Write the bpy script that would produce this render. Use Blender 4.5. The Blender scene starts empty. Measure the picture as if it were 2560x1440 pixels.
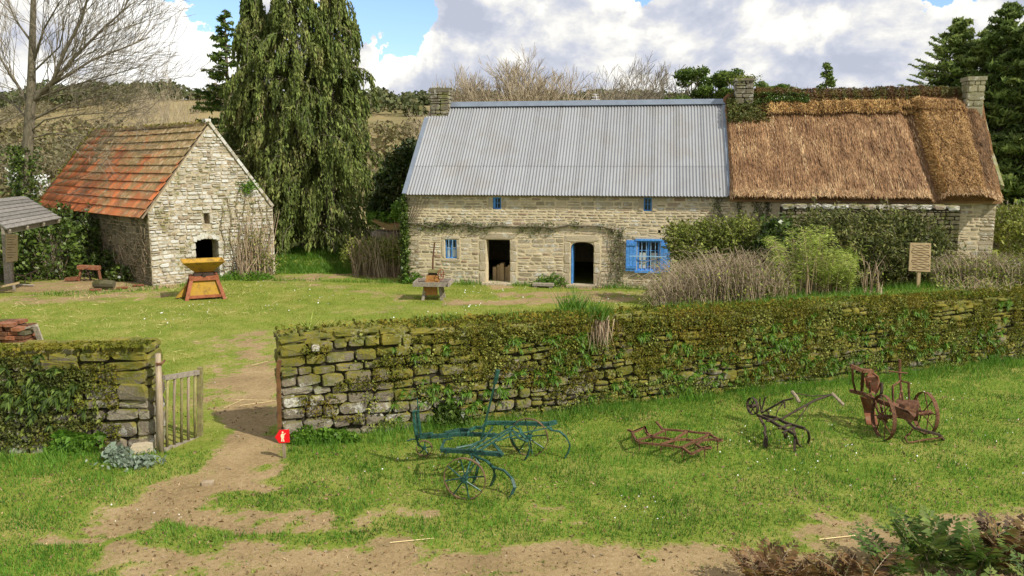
import bpy, math, random
import numpy as np
from mathutils import Vector, Matrix
random.seed(7); RS = np.random.RandomState(7)
scn = bpy.context.scene
COL = scn.collection
R = math.radians
# ---------------------------------------------------------------- camera
F = 2050.0; PITCH = math.atan(320 / F); CH = 5.0
cam_d = bpy.data.cameras.new('camera'); cam = bpy.data.objects.new('camera', cam_d); COL.objects.link(cam)
cam.location = (0, 0, CH); cam.rotation_euler = (math.pi / 2 - PITCH, 0, 0)
cam_d.sensor_width = 36; cam_d.lens = 36 * F / 2560; cam_d.clip_end = 3000; cam_d.clip_start = 0.1
scn.camera = cam
scn.view_settings.view_transform = 'Standard'; scn.view_settings.look = 'None'
scn.view_settings.gamma = 1; scn.view_settings.use_curve_mapping = False; scn.view_settings.exposure = 0.32
SUNV = Vector((0.60, -0.42, 0.69)).normalized()
sun_d = bpy.data.lights.new('sun', 'SUN'); sun = bpy.data.objects.new('sun', sun_d); COL.objects.link(sun)
sun_d.energy = 4.2; sun_d.angle = R(0.6); sun_d.color = (1, .94, .84)
sun.rotation_euler = SUNV.to_track_quat('Z', 'Y').to_euler(); sun.location = (20, -10, 30)

_c, _s = math.cos(PITCH), math.sin(PITCH)
def ray(px, py):
    dx, dy = (px - 1280) / F, (720 - py) / F
    return Vector((dx, _c + dy * _s, dy * _c - _s))
def W(px, py, z=0.0):          # point of the world plane of height z seen at a place of the photograph
    d = ray(px, py); t = (z - CH) / d.z
    return Vector((d.x * t, d.y * t, z))
def PY(px, py, Y):
    d = ray(px, py); t = Y / d.y
    return Vector((d.x * t, Y, CH + d.z * t))

# ---------------------------------------------------------------- node helper
class NT:
    def __init__(s, tree): s.t = tree; s.nodes = tree.nodes; s.links = tree.links
    def new(s, typ, **props):
        n = s.nodes.new(typ)
        for k, v in props.items(): setattr(n, k, v)
        return n
    def put(s, sock, v):
        if isinstance(v, bpy.types.NodeSocket): s.links.new(v, sock)
        elif v is not None:
            if sock.type == 'RGBA' and len(v) == 3: v = (*v, 1)
            sock.default_value = v
    def math(s, op, a, b=None, c=None, clamp=False):
        n = s.new('ShaderNodeMath', operation=op); n.use_clamp = clamp
        s.put(n.inputs[0], a)
        if b is not None: s.put(n.inputs[1], b)
        if c is not None: s.put(n.inputs[2], c)
        return n.outputs[0]
    def vmath(s, op, a, b=None, scale=None):
        n = s.new('ShaderNodeVectorMath', operation=op); s.put(n.inputs[0], a)
        if b is not None: s.put(n.inputs[1], b)
        if scale is not None: s.put(n.inputs['Scale'], scale)
        return n.outputs['Value'] if op in ('LENGTH', 'DISTANCE', 'DOT_PRODUCT') else n.outputs[0]
    def noise(s, vec, scale, detail=4, rough=.55, dist=0.0, out='Fac'):
        n = s.new('ShaderNodeTexNoise'); s.put(n.inputs['Vector'], vec)
        n.inputs['Scale'].default_value = scale; n.inputs['Detail'].default_value = detail
        n.inputs['Roughness'].default_value = rough; n.inputs['Distortion'].default_value = dist
        return n.outputs[out]
    def ramp(s, fac, stops, interp='LINEAR'):
        n = s.new('ShaderNodeValToRGB'); s.put(n.inputs[0], fac); r = n.color_ramp; r.interpolation = interp
        while len(r.elements) < len(stops): r.elements.new(1)
        for e, (p, c) in zip(r.elements, stops):
            e.position = p; e.color = (*c, 1) if not isinstance(c, (int, float)) else (c, c, c, 1)
        return n.outputs[0]
    def mix(s, fac, a, b, blend='MIX'):
        n = s.new('ShaderNodeMix', data_type='RGBA', blend_type=blend)
        s.put(n.inputs[0], fac); s.put(n.inputs[6], a); s.put(n.inputs[7], b)
        return n.outputs[2]
    def maprange(s, v, a, b, c=0.0, d=1.0, smooth=False):
        n = s.new('ShaderNodeMapRange'); n.interpolation_type = 'SMOOTHSTEP' if smooth else 'LINEAR'
        s.put(n.inputs[0], v)
        for i, x in enumerate((a, b, c, d)): s.put(n.inputs[i + 1], x)
        return n.outputs[0]

# ---------------------------------------------------------------- world: Nishita sky with a procedural cloud deck
wd = bpy.data.worlds.new('World'); scn.world = wd; wd.use_nodes = True
w = NT(wd.node_tree); w.nodes.clear()
sky = w.new('ShaderNodeTexSky', sky_type='NISHITA'); sky.sun_disc = False
sky.sun_elevation = math.asin(SUNV.z); sky.sun_rotation = math.atan2(SUNV.x, SUNV.y); sky.air_density = 1.0; sky.dust_density = .4; sky.ozone_density = 2.0
tc = w.new('ShaderNodeTexCoord'); D0 = tc.outputs['Generated']
stretch = w.vmath('MULTIPLY', D0, (1, 1, 1.55))
def cloudn(vec, off=(0, 0, 0)):
    v = w.vmath('ADD', vec, (3.1 + off[0], 1.7 + off[1], .35 + off[2]))
    a = w.noise(v, 4.2, 9, .56, .25)
    b = w.noise(v, 13.0, 6, .6, .2)
    return w.math('ADD', w.math('MULTIPLY', a, .74), w.math('MULTIPLY', b, .26))
n0 = cloudn(stretch); so = SUNV
n1 = cloudn(stretch, (so.x * .035, so.y * .02, so.z * .055))
warp = w.vmath('ADD', D0, w.vmath('SCALE', w.vmath('SUBTRACT', w.noise(D0, 14, 5, .6, 0, 'Color'), (.5, .5, .5)), scale=.16))
def blob(px, py, rad, amt):
    d = ray(px, py).normalized()
    dist = w.vmath('DISTANCE', warp, tuple(d))
    return w.math('MULTIPLY', w.maprange(dist, rad * .1 / F, rad * 1.4 / F, 1, 0, True), amt)
def total(lst):
    acc = lst[0]
    for l in lst[1:]: acc = w.math('ADD', acc, l)
    return acc
holes = total([blob(935, 20, 110, .5), blob(900, 70, 80, .4), blob(520, -5, 75, .5), blob(2395, 15, 60, .4), blob(1620, 0, 45, .3)])
whites = total([blob(480, 80, 150, .8), blob(410, 190, 130, .35), blob(1010, 90, 75, 1.0), blob(970, 160, 60, .8), blob(1290, 85, 110, .55), blob(1560, 20, 60, .9), blob(1960, 30, 100, .7), blob(2010, 80, 60, .45),
                blob(940, 110, 60, .6), blob(70, 120, 240, .45), blob(1800, 150, 130, .2), blob(2250, 40, 120, .25)])
darks = total([blob(1200, 10, 200, .16), blob(2150, 80, 170, .2), blob(2200, 200, 160, .14), blob(1700, 80, 110, .1)])
cover = w.maprange(w.math('SUBTRACT', n0, holes), .30, .36, 0, 1, True)
lit = w.math('ADD', w.math('MULTIPLY', w.math('SUBTRACT', n0, n1), 6.0), .42)
lit = w.math('ADD', lit, w.math('MULTIPLY', whites, w.math('ADD', .15, w.math('MULTIPLY', n0, 1.0))))
lit = w.math('SUBTRACT', lit, w.math('MULTIPLY', darks, .6))
ccol = w.ramp(lit, [(0, (.38, .41, .49)), (.3, (.47, .49, .56)), (.55, (.61, .61, .61)), (.8, (.77, .755, .71)), (1, (.86, .86, .84))])
skyc = w.mix(1.0, w.vmath('SCALE', sky.outputs[0], scale=.115), (1.0, 1.08, 1.2), 'MULTIPLY')
allc = w.mix(cover, skyc, ccol)
sep = w.new('ShaderNodeSeparateXYZ'); w.links.new(D0, sep.inputs[0])
below = w.maprange(sep.outputs[2], -.05, 0.0, 0, 1)
allc = w.mix(below, (.16, .17, .10), allc)
bg = w.new('ShaderNodeBackground'); w.links.new(allc, bg.inputs[0]); bg.inputs[1].default_value = 1.13
wo = w.new('ShaderNodeOutputWorld'); w.links.new(bg.outputs[0], wo.inputs[0])

# ---------------------------------------------------------------- materials
MATS = {}
def newmat(name):
    m = bpy.data.materials.new(name); m.use_nodes = True; t = NT(m.node_tree); t.nodes.clear()
    out = t.new('ShaderNodeOutputMaterial'); MATS[name] = m
    return m, t, out
def rnd_of(t):                 # per-object random plus per-face 'rnd' attribute
    oi = t.new('ShaderNodeObjectInfo'); at = t.new('ShaderNodeAttribute'); at.attribute_name = 'rnd'
    return t.math('FRACT', t.math('ADD', oi.outputs['Random'], at.outputs['Fac']))
def worldpos(t): return t.new('ShaderNodeNewGeometry').outputs['Position']
def upness(t):
    g = t.new('ShaderNodeNewGeometry'); s = t.new('ShaderNodeSeparateXYZ'); t.links.new(g.outputs['Normal'], s.inputs[0]); return s.outputs[2]
def finish(t, out, colr, rough=.9, bump=None, bstr=.4, bdist=.02, metal=0.0, spec=.3, trans=None):
    b = t.new('ShaderNodeBsdfPrincipled'); t.put(b.inputs['Base Color'], colr); t.put(b.inputs['Roughness'], rough)
    t.put(b.inputs['Metallic'], metal); t.put(b.inputs['Specular IOR Level'], spec)
    if bump is not None:
        bn = t.new('ShaderNodeBump'); bn.inputs['Strength'].default_value = bstr; bn.inputs['Distance'].default_value = bdist
        t.put(bn.inputs['Height'], bump); t.links.new(bn.outputs[0], b.inputs['Normal'])
    sh = b.outputs[0]
    if trans:
        tr = t.new('ShaderNodeBsdfTranslucent'); t.put(tr.inputs[0], colr)
        mx = t.new('ShaderNodeMixShader'); mx.inputs[0].default_value = trans
        t.links.new(sh, mx.inputs[1]); t.links.new(tr.outputs[0], mx.inputs[2]); sh = mx.outputs[0]
    t.links.new(sh, out.inputs[0])
def simple(name, a, b, scale=6, rough=.85, bstr=.3, bdist=.01, var=.25, metal=0.0, spec=.3, c=None, stretch=None, lo=.35, hi=.65):
    m, t, out = newmat(name); p = worldpos(t)
    if stretch: p = t.vmath('MULTIPLY', p, stretch)
    n = t.noise(p, scale, 6, .62)
    colr = t.ramp(n, [(lo, a), (hi, b)] if c is None else [(lo - .08, a), (.5, b), (hi + .05, c)])
    r = t.maprange(rnd_of(t), 0, 1, 1 - var, 1 + var)
    colr = t.vmath('SCALE', colr, scale=r)
    finish(t, out, colr, rough, t.noise(p, scale * 4, 5, .6), bstr, bdist, metal, spec)
    return m
def stone(name, ramp, lichen=.0, moss=0.0, mosscol=((.05, .065, .008), (.13, .11, .012)), grime=.3, var=.35, bstr=.55, mscale=1.6, toplow=None):
    m, t, out = newmat(name); p = worldpos(t); r = rnd_of(t)
    n = t.noise(p, 5, 7, .62); fine = t.noise(p, 28, 6, .65)
    k = len(ramp) - 1
    base = t.ramp(t.math('ADD', t.math('MULTIPLY', r, .75), t.math('MULTIPLY', n, .25)), [(.06 + .86 * i / k, c) for i, c in enumerate(ramp)])
    base = t.vmath('SCALE', base, scale=t.maprange(r, 0, 1, 1 + var * .5, 1 - var))
    base = t.vmath('SCALE', base, scale=t.maprange(fine, .3, .7, 1 - grime, 1 + grime * .6))
    if lichen:
        l = t.noise(p, 3.2, 8, .72); f = t.maprange(t.math('ADD', l, t.math('MULTIPLY', t.noise(p, 40, 3), .15)), .66 - lichen * .16, .72 - lichen * .1, 0, .9)
        base = t.mix(f, base, (.58, .57, .50))
    if moss:
        mn = t.noise(p, mscale, 7, .68); mc = t.ramp(t.noise(p, 3.5, 5, .6), [(.35, mosscol[0]), (.62, mosscol[1])])
        f = t.math('ADD', mn, t.math('MULTIPLY', upness(t), .16))
        if toplow:
            sp = t.new('ShaderNodeSeparateXYZ'); t.links.new(p, sp.inputs[0])
            f = t.math('ADD', f, t.maprange(sp.outputs[2], toplow[0], toplow[1], -.03, .17))
            f = t.math('ADD', f, t.maprange(sp.outputs[0], -4.2, 1.5, -.07, .05))
        f = t.maprange(f, .62 - moss * .25, .68 - moss * .2, 0, 1)
        f = t.math('MULTIPLY', f, t.maprange(fine, .3, .55, .55, 1))
        base = t.mix(f, base, mc)
    finish(t, out, base, .92, t.math('ADD', t.math('MULTIPLY', n, .5), fine), bstr, .03, 0, .15)
    return m
def leafmat(name, cols, scale=1.2, var=.45, trans=.35, rough=.6, spec=.25):
    m, t, out = newmat(name); p = worldpos(t); r = rnd_of(t)
    n = t.math('ADD', t.math('MULTIPLY', t.noise(p, scale, 4, .6), .62), t.math('MULTIPLY', r, .38))
    k = len(cols) - 1
    colr = t.ramp(n, [(.25 + .5 * i / k, c) for i, c in enumerate(cols)])
    colr = t.vmath('SCALE', colr, scale=t.maprange(t.math('FRACT', t.math('MULTIPLY', r, 7.31)), 0, 1, 1 - var, 1 + var))
    finish(t, out, colr, rough, None, spec=spec, trans=trans)
    return m

M_wall = stone('dry_stone', [(.23, .195, .135), (.15, .125, .09), (.31, .275, .20), (.19, .155, .105)], lichen=.36, moss=.66, toplow=(.5, 1.9), mosscol=((.085, .10, .012), (.20, .17, .022)))
M_wallcore = stone('wall_earth', [(.045, .04, .025), (.06, .05, .03)], moss=.35, mosscol=((.03, .04, .006), (.05, .055, .008)))
M_house = stone('granite', [(.42, .355, .23), (.50, .42, .28), (.33, .28, .18), (.54, .47, .33), (.44, .29, .19)], lichen=.3, moss=.0, grime=.22, var=.3, bstr=.5)
M_dress = stone('dressed_granite', [(.48, .41, .28), (.43, .36, .24)], lichen=.2, grime=.2, var=.15)
M_mortar = simple('lime_mortar', (.46, .375, .225), (.70, .60, .40), 9, .95, .6, .02, lo=.3, hi=.7)
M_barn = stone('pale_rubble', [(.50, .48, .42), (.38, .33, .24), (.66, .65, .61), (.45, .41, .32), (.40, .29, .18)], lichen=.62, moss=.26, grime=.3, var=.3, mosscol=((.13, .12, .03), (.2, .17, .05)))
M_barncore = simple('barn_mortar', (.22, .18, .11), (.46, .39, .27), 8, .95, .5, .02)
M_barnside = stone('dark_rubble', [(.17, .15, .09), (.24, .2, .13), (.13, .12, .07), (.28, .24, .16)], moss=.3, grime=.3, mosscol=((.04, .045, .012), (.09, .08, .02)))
M_chim = stone('chimney_stone', [(.24, .21, .14), (.17, .15, .11), (.3, .26, .17)], lichen=.35, moss=.3, mosscol=((.10, .11, .02), (.18, .17, .03)))
M_chimpale = stone('chimney_pale', [(.36, .32, .2), (.28, .26, .16), (.42, .38, .25)], lichen=.25, moss=.25, mosscol=((.10, .11, .03), (.2, .19, .06)))
M_straw = leafmat('straw', [(.20, .105, .048), (.33, .19, .09), (.44, .28, .14), (.58, .41, .22)], 1.2, .45, .1)
M_strawg = leafmat('golden_straw', [(.28, .16, .055), (.46, .28, .10), (.60, .41, .16)], 1.6, .45, .1)
M_strawd = leafmat('dark_straw', [(.13, .075, .035), (.22, .12, .05), (.3, .17, .07)], 1.2, .4, .1)
M_strawg2 = leafmat('ochre_straw', [(.22, .125, .05), (.35, .205, .08), (.47, .30, .12)], 1.6, .45, .1)
M_heather = leafmat('roof_heather', [(.10, .05, .02), (.15, .085, .03), (.09, .10, .02), (.2, .12, .04)], 1.2, .5, .15)
M_blue = simple('blue_paint', (.05, .20, .52), (.10, .31, .70), 9, .6, .3, .004, .10, lo=.38, hi=.62)
M_blueb = simple('pale_blue_bar', (.22, .42, .62), (.36, .56, .74), 8, .5, .1, .003, .05)
M_glass = simple('window_glass', (.012, .014, .016), (.03, .035, .04), 3, .12, 0, .001, .1, 0, .6)
M_curt = simple('lace_curtain', (.42, .42, .36), (.58, .57, .5), 40, .9, .2, .003, .05)
M_wood = simple('weathered_wood', (.21, .16, .10), (.36, .29, .2), 4, .85, .5, .008, .2, stretch=(9, 9, 1))
M_woodh = simple('grey_timber', (.20, .17, .13), (.36, .31, .25), 14, .85, .5, .008, .2)
M_woodm = simple('mossy_timber', (.15, .12, .06), (.28, .26, .10), 7, .9, .5, .008, .2)
M_shing = simple('grey_shingle', (.13, .12, .105), (.24, .225, .20), 9, .85, .5, .01, .2)
M_board = simple('sign_board', (.36, .26, .13), (.46, .35, .20), 10, .7, .2, .004, .08)
M_ink = simple('dark_lettering', (.06, .035, .02), (.1, .06, .03), 10, .8, .1, .002, .05)
M_rust = simple('rusty_iron', (.05, .026, .016), (.13, .058, .028), 22, .85, .5, .005, .2, .1, .3, c=(.21, .11, .06))
M_rustr = simple('red_rust', (.13, .045, .022), (.25, .095, .045), 9, .85, .4, .005, .2, c=(.24, .16, .10))
M_dkiron = simple('dark_iron', (.035, .028, .022), (.085, .055, .035), 18, .8, .5, .005, .2, .2)
M_green = simple('green_paint', (.006, .026, .02), (.014, .062, .045), 16, .5, .25, .004, .18, .1, .5, c=(.035, .13, .10))
M_tread = simple('worn_tread', (.10, .06, .035), (.20, .13, .07), 14, .7, .3, .003, .1, .3)
M_yel = simple('yellow_paint', (.13, .085, .03), (.40, .235, .025), 4, .8, .5, .008, .06, c=(.28, .17, .05))
M_red = simple('red_oxide_paint', (.20, .06, .026), (.36, .125, .055), 7, .65, .25, .004, .1)
M_jamb = simple('brown_post', (.10, .05, .02), (.2, .10, .035), 8, .8, .3, .005, .1)
M_peb = simple('earth_stones', (.2, .15, .09), (.34, .27, .18), 8, .9, .3, .005, .3)
M_orange = simple('orange_wood', (.28, .12, .03), (.44, .22, .06), 8, .75, .3, .005, .12)
M_signred = simple('sign_red', (.72, .008, .012), (.82, .015, .02), 3, .4, 0, .001, .02)
M_signcream = simple('sign_cream', (.82, .72, .42), (.9, .82, .55), 3, .5, 0, .001, .02)
M_black = simple('black_tarp', (.02, .02, .024), (.05, .05, .055), 8, .35, .5, .03, .1)
M_white = simple('white_plastic', (.6, .6, .62), (.78, .78, .78), 8, .5, .3, .01, .1)
M_bark = simple('bark', (.10, .085, .055), (.22, .19, .13), 6, .9, .6, .02, .15, stretch=(3, 3, .8))
M_barkg = simple('mossy_bark', (.10, .095, .04), (.21, .20, .08), 3, .9, .6, .02, .15, c=(.24, .22, .15))
M_twig = simple('pale_twig', (.25, .205, .14), (.43, .36, .24), 4, .9, 0, .01, .3)
M_twigd = simple('grey_twig', (.16, .135, .10), (.27, .235, .17), 4, .9, 0, .01, .3)
M_dead = leafmat('dead_stems', [(.22, .15, .09), (.36, .27, .17), (.46, .36, .24)], 1.5, .4, .1)
M_deadr = leafmat('brown_stems', [(.19, .14, .085), (.31, .24, .15), (.43, .35, .23)], 1.5, .4, .1)
M_tile = None
def tilemat():
    global M_tile
    m, t, out = newmat('clay_tile'); p = worldpos(t); r = rnd_of(t)
    a = t.ramp(t.math('ADD', t.math('MULTIPLY', r, .5), t.math('MULTIPLY', t.noise(p, .9, 4), .5)), [(.25, (.20, .085, .04)), (.5, (.36, .115, .04)), (.72, (.50, .15, .05))])
    sp = t.new('ShaderNodeSeparateXYZ'); t.links.new(p, sp.inputs[0])
    # lichen grows thickest up the slope and towards the gable
    f = t.math('ADD', t.noise(p, .8, 6, .65), t.maprange(sp.outputs[2], 3.0, 6.4, -.1, .1))
    f = t.math('ADD', f, t.maprange(sp.outputs[0], -23, -13, -.10, .06))
    fine = t.noise(p, 16, 5, .7)
    f = t.math('ADD', f, t.math('MULTIPLY', t.math('SUBTRACT', fine, .5), .35))
    f = t.maprange(f, .385, .54, 0, .88)
    lich = t.ramp(t.noise(p, 5, 5), [(.35, (.15, .125, .055)), (.55, (.26, .2, .09)), (.68, (.42, .36, .25))])
    c = t.mix(f, a, lich)
    spk = t.maprange(t.noise(p, 30, 2, .5), .68, .72, 0, .7)
    c = t.mix(spk, c, (.5, .46, .38))
    finish(t, out, c, .9, fine, .4, .02)
    M_tile = m
tilemat()
def tinmat():
    m, t, out = newmat('galvanised_sheet'); p = worldpos(t)
    n = t.noise(t.vmath('MULTIPLY', p, (1, 1, .35)), .8, 5, .6)
    c = t.ramp(n, [(.35, (.265, .27, .275)), (.5, (.285, .295, .305)), (.65, (.265, .262, .255))])
    c = t.vmath('SCALE', c, scale=t.maprange(rnd_of(t), 0, 1, .94, 1.05))
    finish(t, out, c, .48, t.noise(p, 30, 3), .08, .002, .25, .5)
    return m
M_tin = tinmat()
M_tinb = simple('blue_grey_flashing', (.17, .20, .24), (.21, .25, .30), 3, .45, .1, .003, .06, .3, .5)
G_grass = leafmat('grass_blades', [(.045, .13, .014), (.115, .27, .026), (.205, .38, .05), (.36, .43, .11)], .7, .5, .5, .55)
G_lush = leafmat('lush_leaves', [(.07, .17, .015), (.12, .24, .025), (.19, .32, .04)], 1.5, .35, .45, .5)
G_yard = leafmat('yard_grass', [(.16, .22, .022), (.26, .31, .04), (.36, .36, .075), (.46, .39, .16)], .5, .3, .45, .6)
G_ivy = leafmat('ivy_leaves', [(.035, .06, .012), (.07, .115, .02), (.14, .19, .04)], 2, .5, .2, .35)
G_cyp = leafmat('cypress_sprays', [(.042, .066, .018), (.092, .132, .03), (.155, .195, .044), (.26, .25, .09)], .8, .5, .22, .7)
G_olive = leafmat('olive_leaves', [(.11, .14, .024), (.19, .225, .04), (.30, .31, .075)], 1.3, .5, .3, .6)
G_hedge = leafmat('hedge_leaves', [(.065, .085, .02), (.125, .145, .034), (.21, .20, .06)], 1.1, .5, .3, .6)
G_bamboo = leafmat('bamboo_leaves', [(.19, .27, .035), (.33, .42, .07), (.50, .54, .16)], 1.5, .35, .4, .5)
G_laurel = leafmat('laurel_leaves', [(.018, .035, .008), (.035, .06, .013), (.09, .105, .03)], 1.8, .5, .2, .4)
G_pine = leafmat('pine_needles', [(.05, .10, .018), (.11, .175, .028), (.19, .25, .045)], .6, .45, .35, .6)
G_fir = leafmat('cedar_needles', [(.075, .12, .03), (.16, .225, .055), (.30, .36, .10)], .8, .5, .4, .6)
G_scrub = leafmat('hill_scrub', [(.12, .12, .045), (.23, .18, .095), (.17, .175, .06)], .05, .3, .2)
G_weed = leafmat('broad_weeds', [(.05, .12, .02), (.10, .2, .035), (.17, .27, .05)], 1.5, .4, .35, .45)
G_bare = leafmat('bare_wood_twigs', [(.12, .105, .06), (.20, .17, .10), (.17, .165, .075)], .04, .35, .2)
G_wood = leafmat('far_wood_leaves', [(.055, .075, .025), (.10, .115, .04), (.15, .145, .06)], .03, .35, .2)
G_moss = leafmat('moss', [(.085, .105, .012), (.165, .165, .018), (.23, .165, .025)], .9, .4, .3, .9)
G_fern = leafmat('fern_green', [(.05, .10, .015), (.10, .17, .03), (.2, .24, .05)], 2, .4, .35)
G_fernb = leafmat('fern_brown', [(.04, .028, .012), (.115, .06, .025), (.21, .12, .045), (.16, .15, .04)], 4, .45, .3)
G_grey = leafmat('grey_leaves', [(.14, .19, .12), (.22, .28, .2), (.3, .35, .27)], 6, .3, .3)
M_daisy = simple('daisy_white', (.75, .76, .72), (.85, .86, .84), 3, .7, 0, .001, .05)
M_strand = simple('straw_stalk', (.55, .43, .2), (.68, .56, .3), 3, .7, 0, .001, .1)
M_litter = leafmat('leaf_litter', [(.12, .075, .035), (.25, .16, .08), (.38, .28, .15)], 3, .4, .1)
# ---------------------------------------------------------------- numpy noise
_P = RS.rand(256, 256)
def vnoise(x, y):
    xi = np.floor(x).astype(int); yi = np.floor(y).astype(int); fx = x - xi; fy = y - yi
    fx = fx * fx * (3 - 2 * fx); fy = fy * fy * (3 - 2 * fy)
    g = lambda a, b: _P[a % 256, b % 256]
    return (g(xi, yi) * (1 - fx) + g(xi + 1, yi) * fx) * (1 - fy) + (g(xi, yi + 1) * (1 - fx) + g(xi + 1, yi + 1) * fx) * fy
def fbm(x, y, o=4):
    s = 0; a = .5
    for i in range(o): s = s + a * vnoise(x * 2 ** i + 17 * i, y * 2 ** i + 5 * i); a *= .5
    return s / (1 - .5 ** o)
def sst(a, b, x):
    t = np.clip((x - a) / (b - a), 0, 1); return t * t * (3 - 2 * t)

# ---------------------------------------------------------------- objects
ORG = {}
def origin(p): return ORG[p.name] if p is not None else Vector((0, 0, 0))
def prop(o, label=None, cat=None, group=None, kind=None):
    if label: o['label'] = label
    if cat: o['category'] = cat
    if group: o['group'] = group
    if kind: o['kind'] = kind
    return o
def thing(name, loc, label, cat, group=None):
    o = bpy.data.objects.new(name, None); COL.objects.link(o); o.empty_display_size = .2
    o.location = loc; ORG[o.name] = Vector(loc); return prop(o, label, cat, group)
def link(name, me, parent, loc):
    o = bpy.data.objects.new(name, me); COL.objects.link(o)
    loc = Vector(loc); ORG[o.name] = loc
    if parent is not None: o.parent = parent; o.location = loc - origin(parent)
    else: o.location = loc
    return o
class MB:
    def __init__(s): s.v = []; s.f = []; s.r = []; s.cur = 0.0
    def add(s, vs, fs):
        b = len(s.v); s.v += [tuple(v) for v in vs]; s.f += [tuple(i + b for i in f) for f in fs]; s.r += [s.cur] * len(fs); return s
    def box(s, c, ax, ay, az):     # centre and three half vectors
        c, ax, ay, az = map(Vector, (c, ax, ay, az))
        vs = [c + i * ax + j * ay + k * az for k in (-1, 1) for j in (-1, 1) for i in (-1, 1)]
        fs = [(0, 2, 3, 1), (4, 5, 7, 6), (0, 1, 5, 4), (2, 6, 7, 3), (0, 4, 6, 2), (1, 3, 7, 5)]
        if ax.cross(ay).dot(az) < 0: fs = [f[::-1] for f in fs]
        return s.add(vs, fs)
    def bar(s, a, b, wd, th=None, up=(0, 0, 1)):   # rectangular bar from a to b
        a, b = Vector(a), Vector(b); d = b - a; th = th or wd; up = Vector(up)
        x = d.cross(up)
        if x.length < 1e-4: x = d.cross(Vector((1, 0, 0)))
        x.normalize(); y = x.cross(d).normalized()
        return s.box((a + b) / 2, d / 2, x * wd / 2, y * th / 2)
    def tube(s, pts, rad, n=6, cap=True):
        pts = [Vector(p) for p in pts]; k = len(pts); rad = [rad] * k if isinstance(rad, (int, float)) else rad
        vs = []; ref = Vector((.31, .17, .93)).normalized()
        for i, p in enumerate(pts):
            d = (pts[min(i + 1, k - 1)] - pts[max(i - 1, 0)])
            if d.length < 1e-6: d = Vector((0, 0, 1))
            d.normalize(); x = d.cross(ref)
            if x.length < .05: x = d.cross(Vector((1, 0, 0)))
            x.normalize(); y = d.cross(x)
            for j in range(n):
                a = 2 * math.pi * j / n; vs.append(p + (x * math.cos(a) + y * math.sin(a)) * rad[i])
        fs = [(i * n + j, i * n + (j + 1) % n, (i + 1) * n + (j + 1) % n, (i + 1) * n + j) for i in range(k - 1) for j in range(n)]
        if cap and n > 3: fs += [tuple(range(n))[::-1], tuple((k - 1) * n + j for j in range(n))]
        return s.add(vs, fs)
    def prism(s, outline, d):      # outline (list of Vectors) extruded by d
        n = len(outline); d = Vector(d); vs = list(outline) + [p + d for p in outline]
        fs = [tuple(range(n))[::-1], tuple(range(n, 2 * n))] + [(i, (i + 1) % n, n + (i + 1) % n, n + i) for i in range(n)]
        return s.add(vs, fs)
    def build(s, name, mat, parent=None, loc=None, smooth=False, bevel=0):
        if loc is None:
            if parent is None:
                A = np.array(s.v); loc = ((A[:, 0].min() + A[:, 0].max()) / 2, (A[:, 1].min() + A[:, 1].max()) / 2, A[:, 2].min())
            else: loc = origin(parent)
        loc = Vector(loc); me = bpy.data.meshes.new(name)
        me.from_pydata([(x - loc.x, y - loc.y, z - loc.z) for x, y, z in s.v], [], s.f)
        me.materials.append(mat)
        if len(set(s.r)) > 1:
            at = me.attributes.new('rnd', 'FLOAT', 'FACE'); at.data.foreach_set('value', np.array(s.r, dtype=np.float32))
        if smooth: me.polygons.foreach_set('use_smooth', [True] * len(me.polygons))
        me.update()
        return link(name, me, parent, loc)
def npmesh(name, V, Fc, mat, parent=None, loc=None, rnd=None, label=None):   # V (n,3); Fc (m,k)
    V = np.asarray(V, dtype=np.float32); Fc = np.asarray(Fc, dtype=np.int32)
    if loc is None: loc = origin(parent) if parent is not None else Vector((float(V[:, 0].mean()), float(V[:, 1].mean()), float(V[:, 2].min())))
    V = V - np.array(loc, dtype=np.float32)
    me = bpy.data.meshes.new(name); m, k = Fc.shape
    me.vertices.add(len(V)); me.vertices.foreach_set('co', V.ravel())
    me.loops.add(m * k); me.loops.foreach_set('vertex_index', Fc.ravel())
    me.polygons.add(m); me.polygons.foreach_set('loop_start', np.arange(0, m * k, k, dtype=np.int32))
    if rnd is not None:
        at = me.attributes.new('rnd', 'FLOAT', 'FACE'); at.data.foreach_set('value', np.asarray(rnd, dtype=np.float32))
    me.materials.append(mat); me.update(calc_edges=True)
    return link(name, me, parent, loc)
def rdir(n):
    v = RS.normal(size=(n, 3)); return v / np.linalg.norm(v, axis=1)[:, None]
def quads(C, U, Vv):            # rhombic leaves: centre, half length, half width
    n = len(C); P = np.stack([C - U, C + Vv - U * .1, C + U, C - Vv - U * .1], 1).reshape(-1, 3)
    return P, np.arange(n * 4).reshape(-1, 4)
def leaves(C, L, wd, aim=None, aimw=0.0):
    n = len(C); a = rdir(n)
    if aim is not None: a = a * (1 - aimw) + np.asarray(aim) * aimw; a /= np.linalg.norm(a, axis=1)[:, None]
    b = np.cross(a, rdir(n)); b /= np.linalg.norm(b, axis=1)[:, None] + 1e-9
    s = (.6 + .8 * RS.rand(n))[:, None]
    return quads(C, a * L * .5 * s, b * wd * .5 * s)
def blades(P, h, wd, lean=.35, dirv=None):   # triangles standing on points
    n = len(P); a = RS.rand(n) * 2 * math.pi; hh = h * (.5 + RS.rand(n))
    t = np.stack([np.cos(a), np.sin(a), np.zeros(n)], 1); l = RS.rand(n) * 2 * math.pi
    tip = P + np.stack([np.cos(l) * hh * lean, np.sin(l) * hh * lean, hh], 1)
    if dirv is not None: tip = tip + np.asarray(dirv) * hh[:, None]
    V = np.stack([P - t * wd / 2, P + t * wd / 2, tip], 1).reshape(-1, 3)
    return V, np.arange(n * 3).reshape(-1, 3)
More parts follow.
